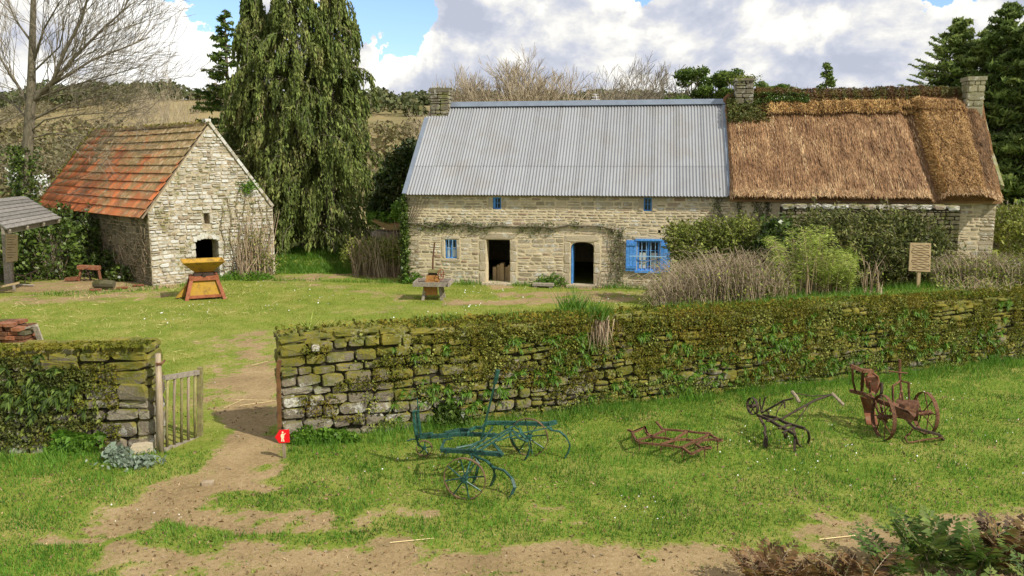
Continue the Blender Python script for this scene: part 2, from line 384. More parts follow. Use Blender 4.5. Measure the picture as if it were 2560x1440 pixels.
def cluster_rnd(C, cell=.35):
    q = np.floor(C / cell).astype(int); h = (q[:, 0] * 73856093 ^ q[:, 1] * 19349663 ^ q[:, 2] * 83492791) % 1000 / 1000.
    return np.mod(h * .6 + RS.rand(len(C)) * .4, 1)
def inblob(ells, n, shell=.55, lump=.35, freq=1.6):   # points inside lumpy ellipsoids
    out = []; vol = np.array([e[1][0] * e[1][1] * e[1][2] for e in ells]) ** .67; vol /= vol.sum()
    for (c, r), k in zip(ells, (vol * n).astype(int)):
        d = rdir(k); rad = shell + (1 - shell) * RS.rand(k) ** .6
        ph = sum(ord(x) for x in str(c)) % 100
        b = 1 - lump + 2 * lump * fbm(d[:, 0] * freq * 2 + 50 + ph, d[:, 1] * freq * 2 + d[:, 2] * freq * 2.4 + 50, 3)
        p = np.array(c) + d * np.array(r) * (rad * b)[:, None]; out.append(p)
    return np.concatenate(out)
def bush(name, label, cat, ells, n, L, wd, mat, group=None, stems=30, smat=None, shell=.5, lump=.35, ground=True, freq=1.6):
    C = inblob(ells, n, shell, lump, freq)
    base = min(e[0][2] - e[1][2] for e in ells); c0 = ells[0][0]
    gz = float(hz(np.array([c0[0]]), np.array([c0[1]]))[0]) if ground else base
    t = thing(name, (c0[0], c0[1], gz), label, cat, group)
    C = C[C[:, 2] > (gz if ground else base - 5)]
    V, Fc = leaves(C, L, wd); npmesh('foliage', V, Fc, mat, t, rnd=cluster_rnd(C, L * 2.2))
    mb = MB(); ks = n // 45; Ls = []
    for e in range(ks):
        p_ = Vector(C[RS.randint(len(C))]); d = (p_ - Vector(random.choice(ells)[0])).normalized(); d.z = abs(d.z) + .35; d = (d + Vector(rdir(1)[0]) * .5).normalized(); l_ = random.uniform(.15, .5)
        mb.tube([p_ - d * .1, p_ + d * l_], [.007, .003], 3, False); Ls += [tuple(p_ + d * l_ * random.random() + Vector(rdir(1)[0]) * L * .5) for _ in range(9)]
    if ks: V, Fc = leaves(np.array(Ls), L, wd); npmesh('sprigs', V, Fc, mat, t, rnd=RS.rand(len(Ls)))
    for i in range(stems):
        e = random.choice(ells); c, r = Vector(e[0]), e[1]
        b = Vector((c.x + random.uniform(-.3, .3) * r[0], c.y + random.uniform(-.3, .3) * r[1], gz))
        d = Vector(rdir(1)[0]); top = Vector((c.x + d.x * r[0] * .85, c.y + d.y * r[1] * .85, max(gz + .2, c.z + abs(d.z) * r[2] * .8)))
        m = (b + top) / 2 + Vector((random.uniform(-.1, .1), random.uniform(-.1, .1), .1)); mb.tube([b, m, top], [.022, .015, .007], 4)
    if stems: mb.build('stems', smat or M_twig, t)
    return t

# ---------------------------------------------------------------- lay of the land
WA, WB = Vector((-4.1, 14.1, 0)), Vector((13.1, 20.4, 0)); WD = (WB - WA).normalized(); WN = Vector((-WD.y, WD.x, 0))
def hz(x, y):
    x = np.asarray(x, float); y = np.asarray(y, float)
    z = (fbm(x * .5 + 9, y * .5 + 3, 3) - .5) * .10 * sst(6, 12, y)
    dw = (x - WA.x) * WN.x + (y - WA.y) * WN.y; aw = (x - WA.x) * WD.x + (y - WA.y) * WD.y
    bed = 1.3 * sst(6.5, 13, aw) * sst(.1, .5, dw) * (1 - sst(3.0, 8.5, dw)); z = z + bed
    z = z + .3 * sst(6.5, 12, aw) * (1 - sst(-.2, .6, dw)) * sst(-2.2, -.3, dw) * 0
    ang = x / np.maximum(y, 1)
    far = sst(62, 330, y); hill = 25.5 + 3.5 * (fbm(x * .008 + 40, y * .004 + 2, 3) - .5) * 2 - 4 * sst(.05, .5, ang) + 1.0 * sst(-.2, -.5, ang) * (1 - sst(-.5, -.62, ang)) - 7 * sst(-.55, -.68, ang)
    z = z + hill * far + (fbm(x * .03, y * .03, 4) - .5) * 3.0 * sst(60, 130, y)
    z = z + 1.1 * sst(37.5, 42, y) * (1 - sst(50, 60, y)) * np.exp(-((x + 9) / 4.5) ** 2) * .5
    z = z - 3 * sst(330, 700, y)
    return z
def HZ(x, y): return float(hz(np.array([x]), np.array([y]))[0])
# bare earth: strokes given by photo positions of the ground
DS = [(640, 830, 640, 930, .55, .6), (640, 930, 630, 1050, .55, .95), (630, 1050, 610, 1130, .5, 1), (610, 1130, 540, 1190, .52, 1), (540, 1190, 350, 1285, .5, .95), (600, 1180, 600, 1215, .3, .8),
      (480, 1300, 820, 1308, .16, .75), (820, 1310, 1060, 1290, .16, .6), (300, 1290, 480, 1300, .22, .9), (110, 1345, 420, 1390, .2, .72), (300, 1400, 700, 1385, .3, .62), (420, 1440, 900, 1440, .3, .65), (560, 1400, 1000, 1400, .42, .85),
      (900, 1440, 1850, 1415, .5, .9), (980, 1380, 1400, 1400, .28, .5), (1850, 1400, 2250, 1340, .36, .8), (2200, 1340, 2560, 1290, .4, .95), (1000, 1480, 2700, 1480, .5, .75),
      (1150, 757, 1560, 748, .6, .8), (1260, 735, 1600, 735, .5, .6), (700, 700, 1000, 745, .7, .35), (660, 690, 780, 700, .8, .5), (780, 690, 980, 690, .7, .55), (0, 720, 330, 715, 1.6, .7), (60, 750, 360, 740, 1.2, .5), (180, 700, 400, 712, .7, .9),
      (560, 850, 760, 860, 1.1, .35), (620, 860, 560, 1000, .9, .4), (880, 780, 1000, 770, .8, .3), (1225, 716, 1270, 720, .35, .9), (1430, 716, 1490, 720, .35, .8), (2080, 1290, 2200, 1300, .25, .6), (1330, 1270, 1420, 1290, .2, .4)]
DSW = [(W(a, b), W(c, d), r, k) for a, b, c, d, r, k in DS]
def dirtmask(x, y):
    m = np.zeros_like(x)
    wx = x + (fbm(x * 1.7 + 31, y * 1.7 + 7, 4) - .5) * 1.1; wy = y + (fbm(x * 1.7 + 71, y * 1.7 + 47, 4) - .5) * 1.1
    for a, b, r, k in DSW:
        dx, dy = b.x - a.x, b.y - a.y; L2 = dx * dx + dy * dy + 1e-6
        t = np.clip(((wx - a.x) * dx + (wy - a.y) * dy) / L2, 0, 1)
        d = np.hypot(wx - a.x - t * dx, wy - a.y - t * dy)
        m = np.maximum(m, k * (1 - sst(r * .25, r * 1.75, d)))
    n = fbm(x * 3.1 + 3, y * 3.1 + 8, 4)
    n2 = fbm(x * 11 + 3, y * 11 + 8, 2)
    return np.clip(m * 1.05 + ((n - .5) * 1.2 + (n2 - .5) * .9) * sst(.03, .4, m), 0, 1)
def behindwall(x, y): return ((x - WA.x) * WN.x + (y - WA.y) * WN.y)

xs = np.unique(np.concatenate([np.linspace(-900, -80, 26), np.linspace(-80, -26, 26), np.linspace(-26, -15, 40), np.arange(-15, 16, .13), np.linspace(16, 26, 40), np.linspace(26, 80, 26), np.linspace(80, 900, 26)]))
ys = np.unique(np.concatenate([np.linspace(-60, 7, 10), np.arange(7, 24, .13), np.arange(24, 46, .25), np.linspace(46, 120, 50), np.linspace(120, 480, 70), np.linspace(480, 1500, 12)]))
X, Y = np.meshgrid(xs, ys); Z = hz(X, Y)
nx, ny = len(xs), len(ys); idx = np.arange(nx * ny).reshape(ny, nx)
Fg = np.stack([idx[:-1, :-1], idx[:-1, 1:], idx[1:, 1:], idx[1:, :-1]], -1).reshape(-1, 4)
def groundmat():
    m, t, out = newmat('ground_earth_and_turf'); p = worldpos(t)
    at = t.new('ShaderNodeAttribute'); at.attribute_name = 'dirt'; ft = t.new('ShaderNodeAttribute'); ft.attribute_name = 'far'
    n = t.noise(p, .9, 6, .65); fine = t.noise(p, 14, 6, .7); vf = t.noise(p, 60, 4, .7)
    grass = t.ramp(t.math('ADD', t.math('MULTIPLY', n, .6), t.math('MULTIPLY', fine, .4)), [(.32, (.10, .15, .018)), (.48, (.17, .215, .03)), (.62, (.28, .26, .07))])
    earth = t.ramp(t.math('ADD', t.math('MULTIPLY', n, .5), t.math('MULTIPLY', fine, .5)), [(.3, (.155, .108, .052)), (.5, (.30, .215, .108)), (.68, (.42, .32, .175))])
    earth = t.vmath('SCALE', earth, scale=t.maprange(vf, .3, .7, .75, 1.2))
    f = t.math('ADD', at.outputs['Fac'], t.math('MULTIPLY', t.math('SUBTRACT', fine, .5), 1.5))
    near = t.mix(t.maprange(f, .3, .6, 0, 1), grass, earth)
    hn = t.noise(p, .012, 8, .62, .6); hs = t.noise(p, .12, 6, .65)
    farc = t.ramp(t.math('ADD', t.math('MULTIPLY', hn, .6), t.math('MULTIPLY', hs, .4)), [(.34, (.10, .11, .04)), (.46, (.21, .175, .08)), (.56, (.28, .215, .105)), (.66, (.17, .18, .06))])
    c = t.mix(ft.outputs['Fac'], near, farc)
    finish(t, out, c, .95, t.math('ADD', fine, vf), .6, .03, 0, .1)
    return m
me = bpy.data.meshes.new('ground')
me.vertices.add(nx * ny); me.vertices.foreach_set('co', np.stack([X, Y, Z], -1).astype(np.float32).ravel())
me.loops.add(Fg.size); me.loops.foreach_set('vertex_index', Fg.astype(np.int32).ravel())
me.polygons.add(len(Fg)); me.polygons.foreach_set('loop_start', np.arange(0, Fg.size, 4, dtype=np.int32))
for nm, val in (('dirt', dirtmask(X.ravel(), Y.ravel())), ('far', np.maximum(sst(46, 62, Y.ravel()), 0))):
    a = me.attributes.new(nm, 'FLOAT', 'POINT'); a.data.foreach_set('value', val.astype(np.float32))
me.materials.append(groundmat()); me.update(calc_edges=True); me.polygons.foreach_set('use_smooth', [True] * len(me.polygons))
g = link('ground', me, None, (0, 0, 0)); prop(g, 'green farmyard turf with trodden tan earth and brown fields rising behind', kind='structure')

# ---------------------------------------------------------------- masonry
def unit_stone():
    c1 = [random.uniform(.06, .2) for _ in range(4)]; c2 = [random.uniform(.1, .3) for _ in range(4)]
    o = [(-.5 + c1[0], -.5), (.5 - c1[1], -.5), (.5, -.5 + c2[1]), (.5, .5 - c2[2]), (.5 - c1[2], .5), (-.5 + c1[3], .5), (-.5, .5 - c2[3]), (-.5, -.5 + c2[0])]
    j = lambda s: random.uniform(-s, s)
    o = [(x + j(.025), z + j(.04)) for x, z in o]
    outer = [(x, -.36 + j(.05), z) for x, z in o]; inner = [(x * .91 + j(.025), -.5 + j(.06), z * .86 + j(.025)) for x, z in o]; back = [(x, .5, z) for x, z in o]
    vs = inner + outer + back + [(j(.2), -.53 + j(.04), j(.2))]; fs = []
    for i in range(8):
        k = (i + 1) % 8; fs += [(i, k, 24), (i + 8, k + 8, k), (i + 8, k, i), (i + 16, k + 16, k + 8, i + 8)]
    return vs, fs
STN = [unit_stone() for _ in range(14)]
STN_NP = []
for vs, fs in STN:
    tri = []
    for f in fs: tri += [f] if len(f) == 3 else [(f[0], f[1], f[2]), (f[0], f[2], f[3])]
    STN_NP.append((np.array(vs), np.array(tri)))
STN_ME = {}
def stone_mesh(i, mat):
    if (i, mat.name) not in STN_ME:
        me = bpy.data.meshes.new('stone'); vs, fs = STN[i]; me.from_pydata(vs, [], fs); me.materials.append(mat)
        me.update(); STN_ME[(i, mat.name)] = me
    return STN_ME[(i, mat.name)]
class Frame:                    # wall frame: origin, u along, up, outward normal
    def __init__(s, o, u, up, n): s.o, s.u, s.up, s.n = Vector(o), Vector(u).normalized(), Vector(up).normalized(), Vector(n).normalized()
    def p(s, a, b, d=0.0): return s.o + s.u * a + s.up * b + s.n * d
def lay(fr, rects, parent, mat, joint=.02, depth=.14, proud=.03, nmax=300, name='stone', jit=.025, tilt=2.0):
    """lay stones: rects are (u, v, w, h[, mat]); the largest to the eye are objects, the rest one joined part"""
    cp = Vector((0, 0, CH))
    its = []
    for r in rects:
        u, v, w_, h_ = r[:4]; m_ = r[4] if len(r) > 4 else mat
        c = fr.p(u, v); its.append((w_ * h_ / (c - cp).length_squared, u, v, w_, h_, m_))
    its.sort(key=lambda t: -t[0]); flip = fr.u.cross(-fr.n).dot(fr.up) < 0
    Vs, Fs, Rn, off = [], [], [], 0
    for k, (_, u, v, w_, h_, m_) in enumerate(its):
        ang = R(random.uniform(-tilt, tilt)); pr = proud + random.uniform(-jit, jit); i = random.randrange(len(STN))
        uu = fr.u * math.cos(ang) + fr.up * math.sin(ang); vv = fr.up * math.cos(ang) - fr.u * math.sin(ang)
        ww, hh = max(w_ - joint, .03), max(h_ - joint, .03); c = fr.p(u, v, pr - depth / 2)
        sx = -1 if flip else 1
        if random.random() < .5: sx, sz = -sx, -1
        else: sz = 1
        Mx = Matrix((uu * ww * sx, -fr.n * depth, vv * hh * sz)).transposed()
        if k < nmax:
            o = bpy.data.objects.new(name, stone_mesh(i, m_)); COL.objects.link(o); o.parent = parent
            o.matrix_parent_inverse = Matrix.Identity(4); o.matrix_local = Matrix.Translation(c - origin(parent)) @ Mx.to_4x4()
        else:
            V, T = STN_NP[i]; M3 = np.array(Mx); Vs.append(V @ M3.T + np.array(c)); Fs.append(T + off); off += len(V); Rn.append(np.full(len(T), random.random()))
    if Vs:
        o = npmesh(name + '_infill', np.concatenate(Vs), np.concatenate(Fs), mat, parent, rnd=np.concatenate(Rn)); o['kind'] = 'stuff'
def courses(u0, u1, z0, z1, hr, wr, holes=(), lim=None, warp=0.0):
    """random courses between u0..u1 and z0..z1; holes are (ua, ub, za, zb); lim(z) gives (ua, ub)"""
    out = []; z = z0
    while z < z1 - .03:
        h = random.uniform(*hr)
        if z + h > z1 - hr[0] * .5: h = z1 - z
        a, b = (u0, u1) if lim is None else lim(z + h)
        segs = [(a, b)]
        for (ha, hb, za, zb) in holes:
            if za < z + h * .75 and zb > z + h * .25:
                ns = []
                for s0, s1 in segs:
                    if hb <= s0 or ha >= s1: ns.append((s0, s1)); continue
                    if ha > s0: ns.append((s0, ha))
                    if hb < s1: ns.append((hb, s1))
                segs = ns
        for s0, s1 in segs:
            u = s0
            while u < s1 - .02:
                w_ = random.uniform(*wr) * (.75 + .5 * (h - hr[0]) / max(hr[1] - hr[0], .01))
                if u + w_ > s1 - wr[0] * .6: w_ = s1 - u
                cz = z + h / 2 + (warp * (math.sin(u * .9 + z) + math.sin(u * 2.3)) if warp else 0)
                if h > hr[1] * .75 and random.random() < .28 and w_ < wr[1]:   # two thin stones in place of one
                    k = random.uniform(.4, .6); out.append((u + w_ / 2, cz - h / 2 + h * k / 2, w_, h * k)); out.append((u + w_ / 2, cz + h / 2 - h * (1 - k) / 2, w_, h * (1 - k)))
                else: out.append((u + w_ / 2, cz, w_, h))
                u += w_
        z += h
    return out
def pierced(mb, fr, u0, u1, z0, z1, th, holes):      # wall slab with real openings
    us = sorted({u0, u1} | {h for H in holes for h in H[:2]}); zs = sorted({z0, z1} | {h for H in holes for h in H[2:]})
    us = [u for u in us if u0 <= u <= u1]; zs = [z for z in zs if z0 <= z <= z1]
    for a, b in zip(us, us[1:]):
        st = None
        for c, d in list(zip(zs, zs[1:])) + [(z1, z1)]:
            mu, mz = (a + b) / 2, (c + d) / 2
            solid = c < d and not any(H[0] < mu < H[1] and H[2] < mz < H[3] for H in holes)
            if solid and st is None: st = c
            if not solid and st is not None:
                mb.box(fr.p(mu, (st + c) / 2, -th / 2), fr.u * (b - a) / 2, fr.n * th / 2, fr.up * (c - st) / 2); st = None
# ================================================================ long farmhouse
HA = R(-9.4); HU = Vector((math.cos(HA), math.sin(HA), 0)); HV = Vector((-math.sin(HA), math.cos(HA), 0)); UP = Vector((0, 0, 1))
HO = Vector((-4.35, 33.62, 0)); EZ, RZ, RV, OH = 3.62, 7.47, 4.12, .25     # eave height, ridge height, ridge depth, overhang
def H(u, v, z): return HO + HU * u + HV * v + UP * z
def fu(px, py, v=0.0):         # facade coordinates of a photo position
    d = ray(px, py); o = H(0, v, 0); nrm = HV
    t = (o - Vector((0, 0, CH))).dot(nrm) / d.dot(nrm); P = Vector((0, 0, CH)) + d * t
    return ((P - o).dot(HU), P.z)
def frect(x0, y0, x1, y1):
    a, b = fu(x0, y1), fu(x1, y0); return (a[0], b[0], a[1], b[1])
house = thing('farmhouse', HO + HU * 11, 'long stone farmhouse, left half under corrugated metal and right half under brown thatch', 'farmhouse')
w1 = frect(1232, 493, 1253, 523); w2 = frect(1609, 494, 1630, 528); w3 = frect(1113, 599, 1141, 646); w4 = frect(1592, 602, 1650, 676)
d1 = frect(1216, 600, 1275, 716); d2 = frect(1426, 606, 1485, 716); hole = frect(1645, 575, 1652, 583)
d1 = (d1[0], d1[1], -.1, d1[3]); d2 = (d2[0], d2[1], -.1, d2[3])
FR = Frame(H(0, 0, 0), HU, UP, -HV); LEN = 22.3; OPN = [w1, w2, w3, w4, d1, d2, hole]
mb = MB(); pierced(mb, FR, 0, LEN, -.2, EZ - .02, .55, OPN)
# arched head of the second door
ua, ub, zt = d2[0], d2[1], d2[3]
arc = [H(ua, .02, zt + .002), H(ua, .02, zt - .26)] + [H(ua + (ub - ua) * (.5 - .5 * math.cos(a)), .02, zt - .26 + .26 * math.sin(a) ** .6) for a in [math.pi * k / 14 for k in range(1, 14)]] + [H(ub, .02, zt - .26), H(ub, .02, zt + .002)]
mb.prism(arc[::-1], HV * .5)
wall = mb.build('front_wall', M_mortar, house)
def grow(r, s, t=None): return (r[0] - s, r[1] + s, r[2] - (t if t is not None else s), r[3] + (t if t is not None else s))
holes = [grow(w1, .22, .02), grow(w2, .2, .02), grow(w3, .16, .16), grow(w4, .06, .16), (d1[0] - .3, d1[1] + .3, -1, d1[3] + .3), (d2[0] - .28, d2[1] + .28, -1, d2[3] + .3), grow(hole, .02)]
rects = courses(0, LEN, 0.02, 2.42, (.13, .21), (.25, .62), holes, warp=.02) + courses(0, LEN, 2.42, 3.02, (.10, .16), (.22, .55), holes, warp=.008) + courses(0, LEN, 3.02, 3.6, (.15, .23), (.3, .75), holes)
lay(FR, [r for r in rects if r[0] < 13.5 or r[0] > 17.5], wall, M_house, .042, .06, .007, 300, jit=.006, tilt=2.5)
dress = []
for (a, b, c, d), s in ((d1, .27), (d2, .25)):
    z = .02
    for k, hgt in enumerate((.55, .42, .5, .45)):
        hgt = hgt * (d / 1.95)
        dress += [(a - s / 2 - .01, z + hgt / 2, s + .02 * (k % 2), hgt), (b + s / 2 + .01, z + hgt / 2, s + .02 * ((k + 1) % 2), hgt)]; z += hgt
    dress.append(((a + b) / 2, d + .15, b - a + .5, .27))
for (a, b, c, d) in (w1, w2): dress += [(a - .11, (c + d) / 2, .2, d - c), (b + .11, (c + d) / 2, .2, d - c)]
a, b, c, d = w3; dress += [((a + b) / 2, d + .08, b - a + .3, .15), ((a + b) / 2, c - .08, b - a + .3, .14), (a - .08, (c + d) / 2, .14, d - c), (b + .08, (c + d) / 2, .14, d - c)]
a, b, c, d = w4; dress += [((a + b) / 2, d + .09, b - a + .3, .16), ((a + b) / 2, c - .16, b - a + .7, .22)]
lay(FR, dress, wall, M_dress, .015, .1, .022, 300, 'dressed_stone', jit=.006, tilt=.3)
# gables, back wall
def gable(u, skew, name, mat, th=.5):
    m = MB(); top = [H(u, 0, -.2), H(u, 2 * RV, -.2), H(u, 2 * RV, EZ), H(u + skew, RV, RZ - .1), H(u, 0, EZ)]
    m.prism(top, HU * th * (1 if u < 5 else -1)); return m.build(name, mat, house)
gl = gable(.02, 0, 'left_gable', M_mortar); gr = gable(LEN, .65, 'right_gable', M_mortar)
m = MB(); m.box(H(LEN / 2, 2 * RV, 1.7), HU * LEN / 2, HV * .25, UP * 1.9); m.build('back_wall', M_mortar, house)
# corrugated roof: sheets are parts of the roof
TU = 12.85; pitch = (RZ - EZ) / (RV + OH); SL = Vector((0, 0, 0)) + HV * (RV + OH) + UP * (RZ - EZ); SLn = SL.normalized(); SLEN = SL.length; RN = HU.cross(SLn).normalized()
if RN.z < 0: RN = -RN
tin = MB(); tin.box(H(TU / 2, (RV - OH) / 2, (EZ + RZ) / 2) - RN * .10, HU * (TU / 2 - .05), SLn * (SLEN / 2 - .06), RN * .03); tin = tin.build('metal_roof', M_wood, house)
NS = 13; SW = TU / NS; wav = 8
def sheet_mesh(L0, name):
    vs, fs = [], []; n = wav * 6
    for i in range(n + 1):
        x = SW * i / n * 1.03; d = .025 * math.cos(2 * math.pi * i / 6)
        for k in (0, 1): vs.append(HU * x + SLn * (L0 * k) + RN * d)
    for i in range(n): fs.append((2 * i, 2 * i + 2, 2 * i + 3, 2 * i + 1))
    me = bpy.data.meshes.new(name); me.from_pydata([tuple(v) for v in vs], [], fs); me.materials.append(M_tin)
    me.polygons.foreach_set('use_smooth', [True] * len(fs)); me.update(); return me
L1, L2 = SLEN * .30, SLEN * .73
ms1, ms2 = sheet_mesh(L1, 'corrugated_sheet'), sheet_mesh(L2, 'corrugated_sheet'); msc = sheet_mesh(L2 - .98, 'corrugated_sheet')
for i in range(NS):
    p = H(i * SW, -OH, EZ); link('corrugated_sheet', ms1, tin, p + RN * (.004 + .004 * (i % 2)))
    link('corrugated_sheet', ms2 if i else msc, tin, p + SLn * (L1 - .05) + RN * (.014 + .004 * (i % 2)))
cap = MB(); cap.box(H(TU / 2 + .45, RV - .12, RZ - .08) + RN * .07, HU * (TU / 2 - .42), SLn * .17, RN * .012); cap.box(H(TU / 2 + .45, RV + .18, RZ - .10) + UP * .05, HU * (TU / 2 - .42), (HV - UP * .7) * .14, UP * .012)
cap.build('ridge_flashing', M_tinb, tin)
fl = MB(); fl.box(H(.03, -OH, EZ) + SLn * (SLEN - 1.0) / 2 + RN * .05, HU * .09, SLn * (SLEN - 1.0) / 2, RN * .012); fl.build('verge_flashing', M_tinb, tin); fl = MB(); fl.box(H(TU - .02, -OH, EZ) + SLn * SLEN / 2 + RN * .055, HU * .07, SLn * SLEN / 2, RN * .015)
fl.build('verge_flashing', M_tinb, tin)
bk = MB(); bk.box(H(LEN / 2, RV + (RV + OH) / 2, (EZ + RZ) / 2 - .03), HU * LEN / 2, (HV * (RV + OH) - UP * (RZ - EZ)) / 2, UP * .03); bk.build('back_roof_slope', M_tinb, house)
# thatch: thick lumpy slab following the slope, then straw
def thz(u, s):                  # thickness of thatch above the slope plane; s is 0 at the eave, 1 at the ridge
    t = .24 + .07 * (fbm(u * 1.3 + 5, s * 5 + 3, 3) - .5) * 2 + .07 * (fbm(u * 5 + 5, s * 7, 3) - .5) * 2
    t = t - .22 * np.exp(-((u - 20.05 + .25 * s) / .20) ** 2) * (s < .84)
    t = t + .16 * sst(20.1, 20.5, u) * (1 - sst(21.5, 21.8, u)) * (s < .93) + .12 * (s > .80) * (s < .95) * sst(14.3, 14.6, u) * (1 - .5 * sst(20, 21, u))
    t = t * (1 - .6 * sst(21.9, 22.3, u)) - .12 * sst(21.9, 22.2, u) * sst(.6, .7, s) * sst(-.02, .03, s) - .25 * (1 - sst(12.8, 13.0, u)) + .16 * (s > .96)
    return t
def TH(u, s, d): 
    P = np.array(HO)[None, :] + np.outer(u + .72 * s * sst(21, 22.4, u), np.array(HU)) + np.outer(-OH - .06 + (RV + OH + .06) * s, np.array(HV)) + np.outer(EZ - .02 + (RZ - EZ - .04) * s, np.array((0, 0, 1)))
    return P + d[:, None] * np.array(RN)[None, :]
ug = np.linspace(12.8, 22.3, 150); sg = np.concatenate([[-.012, 0, .004], np.linspace(.02, 1.03, 70)])
UU, SS = np.meshgrid(ug, sg); UF, SF = UU.ravel(), SS.ravel()
dd = thz(UF, SF); dd[SF < 0] = -.02; VV = TH(UF, SF, dd)
ii = np.arange(len(UF)).reshape(SS.shape); FF = np.stack([ii[:-1, :-1], ii[:-1, 1:], ii[1:, 1:], ii[1:, :-1]], -1).reshape(-1, 4)
M_thb = simple('thatch_mat', (.09, .045, .018), (.24, .12, .045), 9, .95, .8, .04, .1, stretch=(3, 1, 1))
thatch = npmesh('thatched_roof', VV, FF, M_thb, house)
m = MB(); e0, e1 = H(12.85, -OH, EZ - .12), H(22.35, -OH, EZ - .12); m.box((e0 + e1) / 2 + HV * .3, (e1 - e0) / 2, HV * .3, UP * .06); m.build('thatch_eave_underside', M_strawd, thatch)
def straw(n, u0, u1, s0, s1, L, wd, mat, name, down=1.0, out=.12, jitter=.12, lift=.01):
    u = u0 + (u1 - u0) * RS.rand(n); s = s0 + (s1 - s0) * RS.rand(n); d = thz(u, s) + lift + RS.rand(n) * .03
    P = TH(u, s, d); dirn = -np.array(SLn)[None, :] * down + np.array(RN)[None, :] * (out * RS.rand(n)[:, None]) + RS.normal(size=(n, 3)) * jitter
    dirn /= np.linalg.norm(dirn, axis=1)[:, None]; LL = (L * (.5 + RS.rand(n)))[:, None]
    side = np.cross(dirn, np.array(RN)[None, :] + RS.normal(size=(n, 3)) * .4); side /= np.linalg.norm(side, axis=1)[:, None]
    V, Fc = quads(P, dirn * LL / 2, side * wd / 2); o = npmesh(name, V, Fc, mat, thatch, rnd=np.clip(.75 * (fbm(u * 7, s * 2.2, 4) - .15) * 1.35 + .25 * RS.rand(n), 0, .999)); o['kind'] = 'stuff'
straw(30000, 12.82, 20.1, -.01, .93, .26, .022, M_straw, 'brown_straw', out=.04, jitter=.06)
straw(3500, 12.82, 22.3, -.035, .02, .22, .024, M_straw, 'eave_straw', .8, .05, .25)
straw(10000, 20.25, 21.75, -.02, .90, .20, .03, M_strawg2, 'golden_straw', 1, .6, .4, .02)
straw(3500, 20.15, 20.42, .0, .88, .18, .035, M_strawg, 'golden_straw_edge', .5, .9, .5, .03)
straw(3500, 21.7, 22.25, -.02, .92, .22, .02, M_strawd, 'dark_straw')
straw(4500, 14.3, 20.4, .80, .92, .28, .04, M_strawg, 'ridge_straw', 1, .7, .35, .03)
straw(9000, 13.2, 21.8, .93, 1.05, .13, .045, M_heather, 'ridge_turf_growth', .1, 1, .9, .05)
straw(1500, 12.9, 14.6, .72, .98, .12, .05, M_heather, 'corner_growth', .1, 1, .9, .04)
n = 1600; u = 12.9 + RS.rand(n) * 1.6; s = .70 + .27 * RS.rand(n); kk = RS.rand(n) > (u - 12.9) / 2.2; u, s = u[kk], s[kk]
V, Fc = leaves(TH(u, s, thz(u, s) + .05 + .22 * RS.rand(len(u))), .10, .07); o = npmesh('ivy_on_thatch', V, Fc, G_hedge, thatch, rnd=RS.rand(len(u))); o['kind'] = 'stuff'
n = 2200; u = 13.4 + RS.rand(n) * 2.8; s = .90 + .08 * RS.rand(n); V, Fc = leaves(TH(u, s, thz(u, s) + .04 + .12 * RS.rand(n)), .08, .06); o = npmesh('ivy_on_ridge', V, Fc, G_ivy, thatch, rnd=RS.rand(n)); o['kind'] = 'stuff'
# chimneys
def chimney(u0, u1, v0, v1, z0, z1, mat, capo, name='chimney', ledge=None, rows=(.16, .28), nst=None, label=None, ptop=0):
    m = MB(); m.box(H((u0 + u1) / 2, (v0 + v1) / 2, (z0 + z1) / 2), HU * ((u1 - u0) / 2 - .02), HV * ((v1 - v0) / 2 - .02), UP * (z1 - z0) / 2)
    c = m.build(name, mat if mat != M_chim else M_wallcore, house)
    if label: c['label'] = label
    fr = Frame(H(u0, v0, 0), HU, UP, -HV); lay(fr, courses(0, u1 - u0, z0, z1, rows, (.25, .5)), c, mat, .025, .1, .02, jit=.012)
    fr = Frame(H(u1, v0, 0), HV, UP, HU); lay(fr, courses(0, v1 - v0, z0, z1, rows, (.25, .5)), c, mat, .025, .1, .02, jit=.012)
    fr = Frame(H(u0, v1, 0), -HV, UP, -HU); lay(fr, courses(0, v1 - v0, z0, z1, rows, (.25, .5)), c, mat, .025, .1, .02, jit=.012)
    m = MB(); m.box(H((u0 + u1) / 2, (v0 + v1) / 2, z1 + capo[1] / 2 - .01), HU * ((u1 - u0) / 2 + capo[0]), HV * ((v1 - v0) / 2 + capo[0]), UP * capo[1] / 2)
    m.build('cap_stone', mat, c)
    if ledge: m = MB(); m.box(H((u0 + u1) / 2, v0 - .05, ledge), HU * ((u1 - u0) / 2 + .1), HV * .09, UP * .035); m.build('drip_ledge', mat, c)
    return c
c1 = chimney(.16, .98, 3.55, 4.35, 6.4, 7.98, M_chim, (.03, .16), ledge=6.75, label='left chimney of grey granite with mossy cap')
c2 = chimney(13.25, 13.95, 3.45, 4.5, 6.4, 8.25, M_chim, (.05, .1), ledge=7.0, label='middle chimney, dark and overgrown with lichen')
c3 = chimney(22.12, 22.72, 3.2, 3.95, 5.4, 8.1, M_chimpale, (.05, .16), rows=(.2, .36), label='right chimney of pale lichened granite')
m = MB(); q = [H(22.1, 2.6, 5.6), H(22.95, 2.6, 5.6), H(22.9, 3.72, 7.1), H(22.15, 3.72, 7.1)]; m.prism(q, HV * .9 - UP * .4); sh = m.build('chimney_shoulder', M_chimpale, house)
m = MB(); m.tube([H(22.12 + .35, 2.9, 6.2), H(22.5, 1.4, 5.0), H(22.45, .2, 4.0)], [.2, .17, .14], 6); m.build('gable_coping', M_chimpale, house)
n = 700; C = np.array(H(13.65, 4.0, 8.38)) + RS.normal(size=(n, 3)) * np.array([.26, .2, .07]); V, Fc = leaves(C, .07, .05); o = npmesh('plants_on_chimney', V, Fc, G_olive, c2, rnd=RS.rand(n)); o['kind'] = 'stuff'
